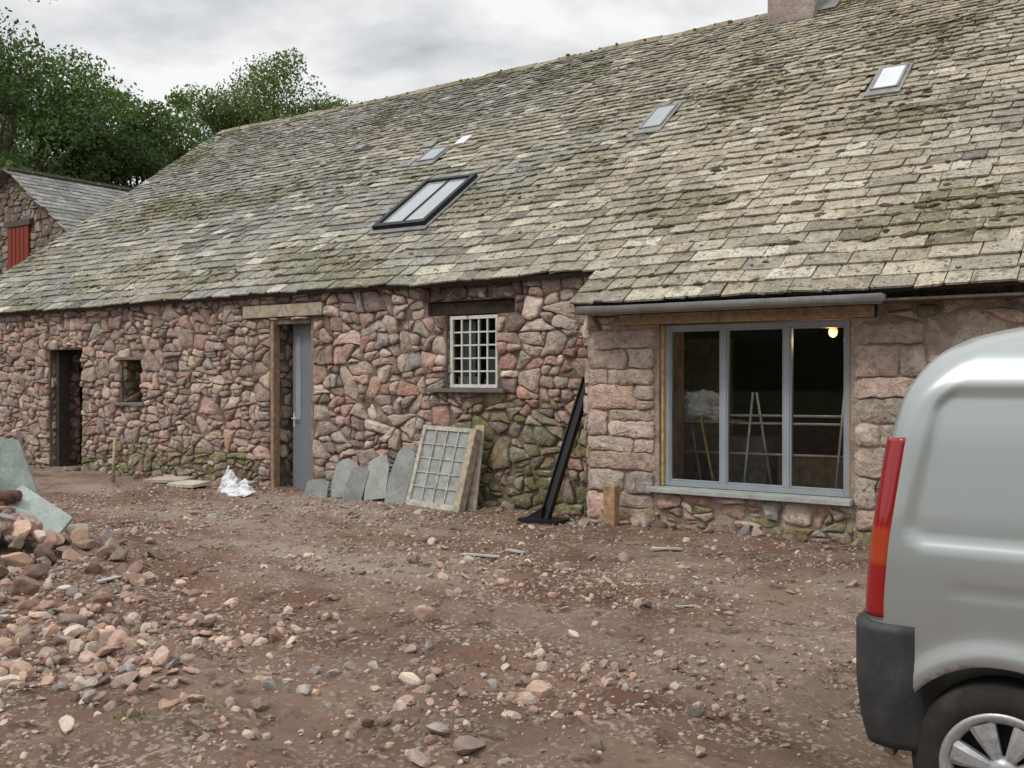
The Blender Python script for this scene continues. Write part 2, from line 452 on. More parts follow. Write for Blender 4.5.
SZ=[(.6,.8,40),(.42,.55,100),(.3,.36,120)]
zb=-.15
opsL=[(-16.16,-15.18,-.2,2.07),(-14.12,-13.59,1.22,1.88),(-10.66,-9.84,-.2,2.40),(-11.2,-9.6,2.43,2.62),(-7.56,-6.80,1.48,2.36),(-7.85,-6.55,2.36,2.53)]
opw=[(a-XL,b-XL,c-zb,d-zb) for a,b,c,d in opsL]
mb=MB()
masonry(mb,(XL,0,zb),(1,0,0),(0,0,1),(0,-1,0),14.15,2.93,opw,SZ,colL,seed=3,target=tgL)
mb.obj('front_wall_stones',[M['stone']],barn)
X0=-5.4
opsR=[(-4.56,-2.63,.44,2.145),(-5.02,-2.40,2.145,2.262)]
opw=[(a-X0,b-X0,c-zb,d-zb) for a,b,c,d in opsR]
# dressed quoin blocks at the corner and beside the window
blocks=[];rq=random.Random(5)
def course(u0,u1,v0,v1,right=False):
    z=v0;k=0;e=[u0+rq.uniform(-.0,.0),u1]
    while z<v1-.05:
        h=min(rq.uniform(.16,.30),v1-z)
        if v1-z-h<.1: h=v1-z
        w=u1-u0
        s=u0+w*(rq.uniform(.56,.72) if (k%2==0)!=right else rq.uniform(.28,.42))
        j=lambda:rq.uniform(-.012,.012)
        a,b=j(),j()
        if rq.random()<.22: blocks.append([(u0,z),(u1,z),(u1,z+h),(u0,z+h)])
        else:
            blocks.append([(u0,z),(s+a,z),(s+b,z+h),(u0,z+h)])
            if h>.23 and rq.random()<.5:
                m=z+h*rq.uniform(.4,.6); blocks.append([(s+a,z),(u1,z),(u1,m),(s,m)]); blocks.append([(s,m),(u1,m),(u1,z+h),(s+b,z+h)])
            else: blocks.append([(s+a,z),(u1,z),(u1,z+h),(s+b,z+h)])
        z+=h;k+=1
course(0,.80,0.0,2.25); course(2.80,3.42,.10,2.25,True)
breg=[(0,.80,0,2.25),(2.80,3.42,.10,2.25)]
def colR(u,v,rnd):
    x=u+X0
    if x<-4.5: c=rnd.choice([(.55,.43,.36),(.48,.39,.335),(.60,.48,.405),(.45,.385,.345),(.53,.38,.31)])
    elif x>-2.7: c=rnd.choice([(.52,.43,.36),(.48,.40,.34),(.54,.405,.34),(.44,.38,.34)])
    else: c=rnd.choice(PAL)
    return scol(c,v,rnd,.55 if v<.45 else .06)
mb=MB()
masonry(mb,(X0,-.3,zb),(1,0,0),(0,0,1),(0,-1,0),11.3,2.72,opw,SZ,colR,seed=11,blocks=blocks,breg=breg,an=1.6,target=tgR)
masonry(mb,(X0,0,zb),(0,-1,0),(0,0,1),(-1,0,0),.3,2.6,[],[(.2,.3,900)],colR,seed=12,an=1.3,target=lambda u,v,r:.1)
mb.obj('projecting_wall_stones',[M['stone']],barn)
mb=MB()
for (x,z0,z1,y0,d) in [(-16.16,-.1,2.07,0,.55),(-14.12,1.22,1.88,0,.5),(-7.56,1.48,2.36,0,.2),(-10.66,-.1,2.40,.11,.44)]:
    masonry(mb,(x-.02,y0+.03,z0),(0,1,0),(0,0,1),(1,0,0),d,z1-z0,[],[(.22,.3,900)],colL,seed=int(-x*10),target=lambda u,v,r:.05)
mb.obj('reveal_stones',[M['stone']],barn)
mb=MB()
backing(mb,XL,X0,.006,.55,-.4,2.78,opsL)
backing(mb,X0,5.9,-.299,.3,-.4,2.56,opsR,1)
for xg in (XL,5.4):
    mb.add([(xg,.5,-.4),(xg,12.9,-.4),(xg,12.9,2.7),(xg,6.5,7.4),(xg,.5,3.0),(xg+.5,.5,-.4),(xg+.5,12.9,-.4),(xg+.5,12.9,2.7),(xg+.5,6.5,7.4),(xg+.5,.5,3.0)],
       [(0,1,2,3,4),(9,8,7,6,5),(0,5,6,1),(1,6,7,2),(2,7,8,3),(3,8,9,4),(4,9,5,0)])
mb.box(XL+.5,5.4,12.4,12.9,-.4,2.7)
mb.obj('wall_core',[M['mortar'],M['limemortar']],barn)
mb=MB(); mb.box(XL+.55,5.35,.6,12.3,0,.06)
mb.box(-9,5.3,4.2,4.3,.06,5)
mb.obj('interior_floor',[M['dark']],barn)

# ------------------------------------------------------------ roof
A=math.radians(36); cA,sA=math.cos(A),math.sin(A); SR=6.65/cA
def rp(x,s,h=0):
    sg=noise.noise((x*.14,s*.2,2))*.07+noise.noise((x*.6,s*.5,8))*.018
    return (x,-.15+s*cA-h*sA,2.73+s*sA+h*cA+sg)
sky=[(-9.76,-8.80,1.59,3.10),(-10.65,-10.25,4.05,4.55),(-6.52,-6.18,3.97,4.68),(-3.37,-3.03,4.0,4.7)]
rows=[-.69,-.46,-.23,0]; e=.235
while rows[-1]<SR-.06: rows.append(rows[-1]+e); e=max(.125,e*.982)
def pmf(cx,cs): return noise.noise((cx*.5,cs*.7,60))+.5*noise.noise((cx*1.8,cs*1.8,61))
mb=MB(); rr=random.Random(21)
for ri,s in enumerate(rows[:-1]):
    e=rows[ri+1]-s
    xstart=XL-.12 if s>=-.01 else X0+.02
    x=xstart+rr.uniform(-.1,0)
    f=s/SR
    while x<6:
        w=rr.uniform(.20,.46)*(1-.38*max(0,f))
        if rr.random()<.12: w*=1.35
        x1=x+w
        xa=max(x,xstart); xb=x1-rr.uniform(.005,.018)
        cx=(xa+xb)/2; cs=s+e/2
        if xb-xa<.05 or any(a-.02<cx<b+.02 and c-.02<cs<d+.05 for a,b,c,d in sky): x=x1; continue
        top=min(s+e*1.75,SR)
        th=.016 if f>.3 else .021
        ho=rr.uniform(.030,.050); tw=rr.uniform(-.009,.009); j1,j2=rr.uniform(-.016,.016),rr.uniform(-.016,.016)
        if rr.random()<.03: j1-=.035; j2-=.02
        ch=rr.uniform(.008,.035)
        lo=[(xa,s+j1+(ch if rr.random()<.5 else 0),ho+tw),(xa+ch*1.2,s+j1,ho+tw),(xb-ch*1.2,s+j2,ho-tw),(xb,s+j2+(ch if rr.random()<.5 else 0),ho-tw)]
        up=[(xb,top,.008),(xa,top,.008)]
        P=[rp(*q) for q in lo+up]; Q=[rp(q[0],q[1],q[2]-th) for q in lo+up]
        pn=noise.noise((cx*.35,cs*.5,30)); pm=pmf(cx,cs)
        warm=sst(-13,-3,cx)*.7+.2+pn*.6
        g=np.array((.275,.275,.25)); b=np.array((.42,.37,.285))
        c=g+(b-g)*max(0,min(1,warm+rr.uniform(-.3,.3)))
        c=c*rr.uniform(.68,1.14)
        if rr.random()<.08: c=c*.6
        if rr.random()<.07: c=np.array((.50,.47,.385))
        mt=max(0,min(.7,(pm-.08)*1.5))
        c=c*(1-mt)+np.array((.16,.15,.08))*mt
        mb.add(P+Q,[(0,1,2,3,4,5),(11,10,9,8,7,6),(0,6,7,1),(1,7,8,2),(2,8,9,3),(3,9,10,4),(4,10,11,5),(5,11,6,0)],tuple(c))
        x=x1
mb.obj('roof_slates',[M['slate']],barn)
mb=MB()
def strip(x0,x1,s0,s1,nx_,ns,h0,h1,col=(1,1,1),m=0):
    vs=[];fs=[]
    for h in (h0,h1):
        for i in range(nx_+1):
            for j in range(ns+1): vs.append(rp(x0+(x1-x0)*i/nx_,s0+(s1-s0)*j/ns,h))
    o=(nx_+1)*(ns+1)
    for i in range(nx_):
        for j in range(ns):
            a=i*(ns+1)+j; fs.append((a,a+ns+1,a+ns+2,a+1)); fs.append((o+a,o+a+1,o+a+ns+2,o+a+ns+1))
    for i in range(nx_):
        a=i*(ns+1); fs.append((a,o+a,o+a+ns+1,a+ns+1)); a+=ns; fs.append((a,a+ns+1,o+a+ns+1,o+a))
    for j in range(ns):
        a=j; fs.append((a,a+1,o+a+1,o+a)); a=nx_*(ns+1)+j; fs.append((a,o+a,o+a+1,a+1))
    mb.add(vs,fs,col,m)
strip(XL-.08,6,.03,SR,60,20,.002,-.05); strip(X0+.04,6,-.64,.03,24,3,.002,-.04)
mb.add([(XL,6.5,7.55),(6,6.5,7.55),(6,13.2,2.7),(XL,13.2,2.7),(XL,6.5,7.45),(6,6.5,7.45),(6,13.2,2.6),(XL,13.2,2.6)],[(0,1,2,3),(7,6,5,4),(0,3,7,4),(1,5,6,2),(3,2,6,7)])
mb.obj('roof_deck',[M['deck']],barn)
mb=MB(); x=XL-.1
while x<6:
    w=R(.35,.5); j=R(-.012,.012)
    zr=rp(x,SR,0)[2]; zr2=rp(x+w,SR,0)[2]
    g=R(.8,1.15); c=random.choice([(.28,.25,.19),(.20,.19,.10),(.33,.29,.22),(.24,.20,.13)])
    vs=[]
    for xx,zz in ((x,zr),(x+w-.012,zr2)):
        for (dy,dz) in ((-.19,-.095),(-.10,-.01),(0,.055),(.10,-.01),(.19,-.1),(0,-.02)):
            vs.append((xx,6.5+dy,zz+dz+j))
    fs=[(i,(i+1)%6,6+(i+1)%6,6+i) for i in range(6)]+[(5,4,3,2,1,0),(6,7,8,9,10,11)]
    mb.add(vs,fs,tuple(k*g for k in c)); x+=w
mb.obj('ridge_tiles',[M['slate']],barn)
it=[]; tries=0
nrm=np.array((0,-sA,cA))
while len(it)<7000 and tries<300000:
    tries+=1
    x=R(XL,4); ri=random.randrange(len(rows)-2); s=rows[ri]+random.gauss(-.002,.008)+(R(0,.15) if random.random()<.3 else 0)
    if s<0 and x<X0+.1: continue
    pn=pmf(x,s)+.35*noise.noise((x*5,s*5,3))
    if random.random()>sst(.05,.55,pn)+.04+.05*sst(-8,-4,x): continue
    if any(a-.02<x<b+.02 and c-.02<s<d+.05 for a,b,c,d in sky): continue
    r=min(.06,random.lognormvariate(-3.8,.5)); g=R(.6,1.5)
    p=rp(x,s,.034); c=random.choice([(.075,.055,.032),(.10,.08,.045),(.12,.115,.055),(.07,.05,.035)])
    it.append((*p,r,np.array(c)*g))
o=rocks('roof_moss',it,1,M['moss'],rough=.4,flatn=nrm); o.parent=barn
it=[]
for k in range(260):
    x=R(XL,5); g=R(.6,1.3); it.append((x,6.5+R(-.15,.1),rp(x,SR)[2]+R(-.04,.03),R(.02,.05),np.array((.14,.14,.055))*g))
o=rocks('ridge_moss',it,1,M['moss'],rough=.3); o.parent=barn

def rquad(mb,x0,x1,s0,s1,h0,h1,col=(1,1,1),m=0):
    vs=[rp(x0,s0,h0),rp(x1,s0,h0),rp(x1,s1,h0),rp(x0,s1,h0),rp(x0,s0,h1),rp(x1,s0,h1),rp(x1,s1,h1),rp(x0,s1,h1)]
    mb.add(vs,[(0,3,2,1),(4,5,6,7),(0,1,5,4),(1,2,6,5),(2,3,7,6),(3,0,4,7)],col,m)
for n,(a,b,c,d) in enumerate(sky):
    mb=MB()
    if n==0:
        rquad(mb,a-.05,b+.05,c-.10,d+.06,.036,.055,(1,1,1),2)
        f=.07
        rquad(mb,a,a+f,c,d,.03,.12); rquad(mb,b-f,b,c,d,.03,.12); rquad(mb,a+f,b-f,c,c+.09,.03,.118); rquad(mb,a+f,b-f,d-f,d,.03,.118)
        rquad(mb,a+f,b-f,c+.09,d-f,.06,.085,(1,1,1),1)
        rquad(mb,(a+b)/2-.012,(a+b)/2+.012,c+.09,d-f,.0855,.10)
        mb.obj('rooflight',[M['black'],M['skyglass'],M['lead']],barn)
    else:
        rquad(mb,a-.04,b+.04,c-.14,d+.03,.036,.054,(1,1,1),0)
        f=.03
        rquad(mb,a,a+f,c,d,.04,.075,m=2); rquad(mb,b-f,b,c,d,.04,.075,m=2); rquad(mb,a+f,b-f,c,c+f,.04,.073,m=2); rquad(mb,a+f,b-f,d-f,d,.04,.073,m=2)
        rquad(mb,a+f,b-f,c+f,d-f,.05,.065,(1,1,1),1)
        mb.obj('small_rooflight',[M['lead'],M['plastic'] if n==3 else M['skyglass'],M['lead']],barn)
mb=MB(); rquad(mb,-12.8,-12.6,5.05,5.25,.03,.09); rquad(mb,-11.0,-10.75,4.7,4.95,.035,.06); rquad(mb,-10.2,-10.0,4.6,4.9,.035,.06,m=1); rquad(mb,-11.0,-10.72,3.95,4.2,.035,.06,m=0)
mb.obj('roof_vent',[M['lead'],M['plastic']],barn)
mb=MB(); mb.box(-5.75,-4.98,5.98,7.25,6.6,9.2); mb.box(-5.8,-4.93,5.93,7.3,9.2,9.32)
mb.obj('chimney',[M['roughcast']],barn,bevel=.02)
mb=MB(); mb.box(-5.80,-4.93,5.93,5.975,7.1,7.25); mb.add([(-4.965,5.9,7.05),(-4.965,6.5,7.5),(-4.965,7.2,7.2),(-4.965,7.2,7.6),(-4.965,6.5,7.76),(-4.965,5.9,7.30)],[(0,1,4,5),(1,2,3,4)])
rquad(mb,-4.97,-4.70,7.75,8.2,.05,.06)
mb.obj('chimney_flashing',[M['lead']],barn)

# ------------------------------------------------------------ openings joinery
mb=MB(); x0,x1,z0,z1=-4.53,-2.66,.50,2.14; y0,y1=-.22,-.15; f=.05
mb.box(x0,x0+f,y0,y1,z0,z1); mb.box(x1-f,x1,y0,y1,z0,z1); mb.box(x0+f,x1-f,y0+.002,y1,z0,z0+f); mb.box(x0+f,x1-f,y0+.002,y1,z1-f,z1)
for xm in (-3.90,-3.26): mb.box(xm-.03,xm+.03,y0+.004,y1,z0+f,z1-f)
for (a,b) in ((x0+f,-3.93),(-3.87,-3.29),(-3.23,x1-f)):
    mb.box(a,a+.015,y0+.012,y1,z0+f,z1-f); mb.box(b-.015,b,y0+.012,y1,z0+f,z1-f); mb.box(a+.015,b-.015,y0+.012,y1,z1-f-.02,z1-f); mb.box(a+.015,b-.015,y0+.012,y1,z0+f,z0+f+.02)
mb.obj('window_frame',[M['frame']],barn,bevel=.004)
mb=MB(); mb.add([(x0+f,-.18,z0+f),(x1-f,-.18,z0+f),(x1-f,-.18,z1-f),(x0+f,-.18,z1-f)],[(0,1,2,3)]); mb.obj('window_glass',[M['glass']],barn)
mb=MB(); mb.box(-4.64,-2.60,-.43,-.12,.445,.495,(.40,.43,.40)); mb.obj('window_sill',[M['slab']],barn,bevel=.006)
mb=MB()
mb.box(-5.0,-2.42,-.34,-.05,2.15,2.258,(.40,.29,.19)); mb.box(-4.56,-4.532,-.26,-.15,.5,2.14,(.60,.42,.18)); mb.box(-2.657,-2.635,-.26,-.15,.5,2.14,(.3,.22,.14))
mb.box(-11.18,-9.62,-.06,.3,2.44,2.61,(.40,.34,.26))
mb.box(-10.655,-10.59,-.02,.10,-.05,2.40,(.32,.22,.14)); mb.box(-9.90,-9.845,.02,.2,-.05,2.40,(.25,.2,.15)); mb.box(-10.59,-9.90,-.01,.10,2.34,2.40,(.2,.16,.12))
mb.box(-7.84,-6.56,.05,.4,2.365,2.52,(.045,.032,.025))
mb.box(-16.15,-16.05,.1,.3,-.05,2.05,(.06,.05,.04)); mb.box(-15.27,-15.185,.05,.25,-.05,2.05,(.05,.045,.04)); mb.box(-16.3,-15.05,.0,.4,2.07,2.14,(.1,.08,.07))
mb.box(-15.45,-15.30,.15,.22,-.05,1.2,(.20,.11,.05))
mb.obj('timber_lintels',[M['timber']],barn,bevel=.008)
mb=MB(); mb.box(-7.75,-6.62,-.14,.1,1.43,1.475,(.16,.15,.14)); mb.box(-14.25,-13.45,-.10,.1,1.17,1.215,(.2,.19,.17)); mb.box(-14.25,-13.45,-.05,.4,1.885,1.93,(.2,.16,.14))
mb.obj('slate_sills',[M['slab']],barn,bevel=.006)
mb=MB(); x0,x1,z0,z1=-7.54,-6.82,1.485,2.35; W_=(.66,.66,.62)
f=.04; ya,yb=.05,.10
mb.box(x0,x0+f,ya,yb,z0,z1,W_); mb.box(x1-f,x1,ya,yb,z0,z1,W_); mb.box(x0+f,x1-f,ya+.002,yb,z0,z0+f,W_); mb.box(x0+f,x1-f,ya+.002,yb,z1-f,z1,W_)
for i in range(1,5):
    xm=x0+f+(x1-x0-2*f)*i/5; mb.box(xm-.009,xm+.009,ya+.01,yb,z0+f,z1-f,W_)
for i in range(1,5):
    zm=z0+f+(z1-z0-2*f)*i/5; mb.box(x0+f,x1-f,ya+.014,yb-.003,zm-.009,zm+.009,W_)
mb.obj('casement_window',[M['paint']],barn)
mb=MB(); mb.add([(x0+f,.08,z0+f),(x1-f,.08,z0+f),(x1-f,.08,z1-f),(x0+f,.08,z1-f)],[(0,1,2,3)]); mb.obj('casement_glass',[M['glass']],barn)
mb=MB(); mb.box(-7.5,-7.2,.16,.22,1.5,1.62,(.6,.6,.55)); mb.box(-7.1,-6.9,.15,.22,1.5,1.58,(.3,.35,.4)); mb.box(-7.52,-7.3,.25,.27,1.5,2.3,(.42,.44,.40)); mb.box(-7.15,-6.85,.3,.32,1.5,1.95,(.35,.33,.28)); mb.obj('window_ledge_clutter',[M['paint']],barn,bevel=.01)
de=empty('entrance_door',(-9.905,.13,0.02),math.radians(-9)); de.parent=barn
mb=MB(); mb.box(-.56,0,0,.05,0,2.33); mb.obj('leaf',[mk('door_paint',(.19,.205,.23),var=.08,rough=.5,bump=0,fine=0)],de,bevel=.004)
mb=MB(); mb.box(-.48,-.36,-.008,-.002,1.0,2.15); mb.obj('glazing_slot',[M['skyglass']],de)
mb=MB(); tube(mb,[(-.52,-.05,1.02),(-.40,-.05,1.02)],.010); tube(mb,[(-.52,-.05,1.02),(-.52,0,1.02)],.010); mb.box(-.545,-.50,-.008,0.001,.9,1.1); mb.obj('handle',[M['metal']],de)
mb=MB(); n=9; vs=[];fs=[]
yc,zc,rg=-.765,2.315,.062
xs_=[-5.22,-2.55,-2.54,-2.50,-2.49,-2.22]
for q,(xx) in enumerate(xs_):
    rr_=rg+(.008 if q in(2,3) else 0)
    for (ro) in (rr_,rr_-.006):
        for k in range(n):
            t=math.pi+math.pi*k/(n-1); vs.append((xx,yc+ro*math.cos(t),zc+ro*math.sin(t)))
for q in range(len(xs_)-1):
    for k in range(n-1):
        a=q*2*n+k; b=a+2*n; fs.append((a,a+1,b+1,b)); fs.append((a+n,b+n,b+n+1,a+n+1))
for q in (0,len(xs_)-1): fs.append(tuple(q*2*n+k for k in range(n)))
mb.add(vs,fs,smooth=True); mb.box(-5.2,-2.26,-.70,-.68,2.24,2.33)
for xx in (-4.9,-4.1,-3.3,-2.7): mb.box(xx-.012,xx+.012,-.835,-.70,2.36,2.372)
mb.obj('gutter',[M['gutter']],barn)
mb=MB(); mb.box(-5.38,5.9,-.67,-.31,2.264,2.285,(.12,.10,.08)); mb.obj('soffit',[M['timber']],barn)

# interior things behind the big window
sf=empty('trestle_scaffold'); mb=MB()
for xx in (-4.75,-3.95,-3.0):
    tube(mb,[(xx,.35,.05),(xx+.08,.5,1.45)],.013); tube(mb,[(xx+.22,.85,.05),(xx+.12,.5,1.45)],.013)
for zz in (.8,1.12,1.2): tube(mb,[(-4.9,.48,zz),(-2.3,.5,zz+.02)],.014)
mb.obj('tubes',[M['metal']],sf)
def crumple(name,c,sx,sy,sz,mat,seed,n=3):
    v0,f0=ico(n+1); V_=[]
    for p in v0:
        d=1+.55*noise.noise((p[0]*1.8+seed,p[1]*1.8,p[2]*1.8))+.5*abs(noise.noise((p[0]*4+seed,p[1]*4,p[2]*4)))
        V_.append((c[0]+p[0]*sx*d,c[1]+p[1]*sy*d,c[2]+p[2]*sz*d))
    V_=np.array(V_); return fastmesh(name,V_,f0,np.ones((len(V_),3)),mat,smooth=False)
crumple('plastic_sheeting',(-4.45,.45,1.30),.24,.14,.13,M['plastic'],3)
mb=MB(); mb.box(-4.8,-4.0,.3,.62,1.13,1.16,(.4,.3,.2)); mb.box(-2.6,-2.0,2.2,2.8,.06,1.3,(.35,.32,.3)); mb.box(-4.9,-4.2,1.8,2.3,.06,.9,(.3,.33,.36)); mb.box(-5.6,-4.9,2.4,2.5,.06,2.1,(.42,.40,.36)); mb.box(-4.0,-3.2,1.6,2.1,.06,.7,(.3,.24,.17)); mb.obj('workbench',[M['timber']])
tl=MB(); tube(tl,[(-4.02,.05,.1),(-4.35,.25,1.2)],.014,col=(.42,.30,.17)); tl.obj('timber_batten',[M['timber']])
lamp=empty('pendant_lamp')
em=bpy.data.materials.new('bulb_glow'); em.use_nodes=True; pb=em.node_tree.nodes['Principled BSDF']
pb.inputs['Emission Color'].default_value=(1,.33,.10,1); pb.inputs['Emission Strength'].default_value=2.6; pb.inputs['Base Color'].default_value=(1,.6,.3,1)
v0,f0=ico(3); fastmesh('bulb',v0*np.array([.045,.045,.055])+np.array([-3.02,.45,2.06]),f0,np.ones((len(v0),3)),em,lamp,True)
mb=MB(); tube(mb,[(-3.02,.45,2.12),(-3.02,.45,2.7)],.006); tube(mb,[(-3.02,.45,2.11),(-3.02,.45,2.17)],.02); mb.obj('cable',[M['black']],lamp)
ld=bpy.data.lights.new('bulb_light','POINT'); ld.energy=5; ld.color=(1,.7,.45); ld.shadow_soft_size=.05
lo=bpy.data.objects.new('bulb_light',ld); lo.location=(-3.02,.36,1.97); sc.collection.objects.link(lo); lo.parent=lamp

# ------------------------------------------------------------ leaning things
def slab(name,outline,O,U,V2,th,mat,col=(1,1,1),bevel=.003):
    U=Vector(U).normalized(); V2=Vector(V2); V2=(V2-U*V2.dot(U)).normalized(); Nn=U.cross(V2)
    O=Vector(O); n=len(outline)
    vs=[O+U*u+V2*v for u,v in outline]+[O+U*u+V2*v+Nn*th for u,v in outline]
    mb=MB(); mb.add(vs,[tuple(range(n))[::-1],tuple(range(n,2*n))]+[(i,(i+1)%n,n+(i+1)%n,n+i) for i in range(n)],col)
    return mb.obj(name,[mat],bevel=bevel)
G=lambda x,y:gh(x,y)-.01
sl=[(-9.55,.42,.24,(.24,.25,.24),0),(-9.08,.40,.50,(.30,.31,.30),.05),(-8.86,.30,.46,(.22,.23,.23),-.06),(-8.52,.36,.55,(.33,.34,.32),.08),(-8.16,.30,.74,(.26,.27,.26),-.03),(-8.05,.34,.60,(.36,.36,.34),.05)]
for i,(x,w,h,c,rt) in enumerate(sl):
    y=-.44+.03*(i%2)
    o=[(0,0),(w,R(-.02,.02)),(w*R(.95,1.08),h*R(.6,.8)),(w*R(.85,1.0),h*R(.88,.98)),(w*R(.35,.6),h*R(.95,1.03)),(w*R(.02,.12),h*R(.85,.95)),(w*R(-.08,.05),h*.4)]
    slab('leaning_slate',o,(x,y,G(x,y)),(1,R(-.08,.08),rt*2),(rt*2,.30,1),.02,M['slab'],c)
sash=empty('old_window_sash')
U=Vector((1,-.06,-.03)).normalized(); V2=Vector((.06,.30,1)); V2=(V2-U*V2.dot(U)).normalized(); Nn=U.cross(V2); O=Vector((-7.78,-.45,G(-7.5,-.4)))
def sb(mb,u0,u1,v0,v1,n0,n1,col):
    vs=[O+U*u+V2*v+Nn*n for n in (n0,n1) for (u,v) in ((u0,v0),(u1,v0),(u1,v1),(u0,v1))]
    mb.add(vs,[(0,3,2,1),(4,5,6,7),(0,1,5,4),(1,2,6,5),(2,3,7,6),(3,0,4,7)],col)
mb=MB(); wc=(.44,.42,.36); W2,H2=.84,.98
sb(mb,0,.05,0,H2,0,.05,wc); sb(mb,W2-.09,W2,0,H2,-.05,.06,(.40,.34,.26)); sb(mb,.05,W2-.09,0,.07,.001,.05,wc); sb(mb,.05,W2-.09,H2-.05,H2,.001,.05,wc)
for i in range(1,4): u=.05+(W2-.14)*i/4; sb(mb,u-.008,u+.008,.07,H2-.05,.012,.045,wc)
for i in range(1,5): v=.07+(H2-.12)*i/5; sb(mb,.05,W2-.09,v-.006,v+.006,.014,.042,wc)
mb.obj('sash_frame',[M['timber']],sash)
mb=MB(); sb(mb,.05,W2-.09,.07,H2-.05,.02,.026,(.21,.23,.22)); mb.obj('dusty_glass',[mk('dusty_glass',(.30,.315,.30),rough=.35,bump=0,spec=.6,var=.3,vs=7)],sash)
slab('timber_board',[(0,0),(.12,0),(.12,1.0),(0,1.0)],(-6.98,-.33,G(-6.9,-.3)),(1,.1,0),(.12,.22,1),.03,M['timber'],(.40,.35,.28))
pt=empty('steel_post'); mb=MB()
a=Vector((-5.74,-.62,gh(-5.74,-.62)+.02)); b=Vector((-5.50,-.12,1.60)); d=(b-a).normalized(); s_=d.cross(Vector((0,1,0))).normalized(); t_=d.cross(s_)
vs=[p+s_*i*.042+t_*j*.012 for p in (a,b) for i,j in ((-1,-1),(1,-1),(1,1),(-1,1))]
mb.add(vs,[(0,3,2,1),(4,5,6,7),(0,1,5,4),(1,2,6,5),(2,3,7,6),(3,0,4,7)])
for off in (-.045,.045):
    vs=[p+s_*(off+i*.006)+t_*j*.04 for p in (a,b) for i,j in ((-1,-1),(1,-1),(1,1),(-1,1))]
    mb.add(vs,[(0,3,2,1),(4,5,6,7),(0,1,5,4),(1,2,6,5),(2,3,7,6),(3,0,4,7)])
mb.obj('post',[M['black']],pt); mb=MB(); g=gh(-5.75,-.65); mb.box(-5.98,-5.50,-.78,-.50,g,g+.035); mb.add([(-5.95,-.66,g+.035),(-5.76,-.66,g+.035),(-5.74,-.66,g+.16),(-5.95,-.60,g+.035),(-5.76,-.60,g+.035),(-5.74,-.60,g+.16)],[(0,1,2),(5,4,3),(0,2,5,3),(1,4,5,2)]); mb.obj('foot_plate',[M['black']],pt)
mb=MB(); g=gh(-4.97,-.56)-.02; mb.box(-5.03,-4.90,-.62,-.50,g,g+.43,(.38,.24,.14)); mb.obj('timber_stump',[M['timber']],bevel=.01)
for (x,y,w,h,c,a) in [(-12.5,-.75,.75,.30,(.46,.40,.34),.1),(-11.75,-.9,.62,.32,(.56,.50,.40),-.12),(-11.0,-.55,.4,.25,(.40,.33,.29),.2)]:
    slab('paving_slab',[(0,0),(w,.02),(w*.95,h),(.04,h*.9)],(x,y,gh(x,y)+.01),(math.cos(a),math.sin(a),.03),(-math.sin(a),math.cos(a),.1),.045,M['slab'],c)
def sheet(name,c,pts,seed):
    n=14; vs=[];fs=[]
    A_,B_,C_,D_=[Vector(p) for p in pts]
    for i in range(n):
        for j in range(n):
            u,v=i/(n-1),j/(n-1); p=(A_*(1-u)+B_*u)*(1-v)+(D_*(1-u)+C_*u)*v
            q=noise.noise((u*3+seed,v*3,0))*.08+noise.noise((u*8+seed,v*8,0))*.03
            vs.append(Vector(c)+p+Vector((q*.6,-abs(q),q*.5)))
    for i in range(n-1):
        for j in range(n-1): fs.append((i*n+j,(i+1)*n+j,(i+1)*n+j+1,i*n+j+1))
    mb=MB(); mb.add(vs,fs,smooth=False); mb.obj(name,[M['plastic']])
g=gh(-10.3,-.85)
sheet('plastic_sack',(-10.75,-.85,g),[(0,0,0),(.36,-.05,0),(.22,.2,.12),(.05,.15,.36)],2)
sheet('plastic_sack',(-10.45,-.95,g),[(0,0,-.02),(.40,-.05,0),(.46,.1,.07),(.22,.12,.22)],9)
mb=MB(); g=gh(-13,-.9); tube(mb,[(-13.0,-.9,g),(-13.03,-.85,g+.62)],[.025,.022],col=(.38,.30,.2)); mb.obj('timber_stake',[M['timber']])
# left foreground slabs and logs
slab('slate_slab',[(0,0),(.95,0),(.86,.40),(.50,1.0),(.0,1.05)],(-10.25,-4.55,gh(-9.9,-4.4)),(.82,.50,-.03),(-.25,.30,1),.05,M['slab'],(.25,.29,.27),.006)
slab('slate_slab',[(0,0),(.66,0),(.62,.30),(.02,.36)],(-8.80,-4.90,gh(-8.5,-4.7)+.20),(.85,.40,-.42),(-.35,.45,.50),.05,M['slab'],(.36,.41,.38),.006)
slab('slate_slab',[(0,0),(.7,.04),(.66,.4),(.05,.5)],(-9.45,-4.80,gh(-9.2,-4.6)+.16),(.85,.45,-.25),(-.35,.35,.8),.045,M['slab'],(.17,.20,.19),.006)
mb=MB()
for k in range(10):
    x,y=-9.0+R(-.2,.2),-5.0+R(-.12,.15); z=gh(x,y)+.12+.03*k
    tube(mb,[(x-.4,y-.22,z),(x+.32,y+.15+R(-.1,.1),z+R(-.05,.05))],[R(.045,.06),R(.04,.055)],col=random.choice([(.10,.055,.04),(.16,.08,.055),(.07,.05,.045)]))
mb.obj('log_pile',[M['timber']])
mb=MB()
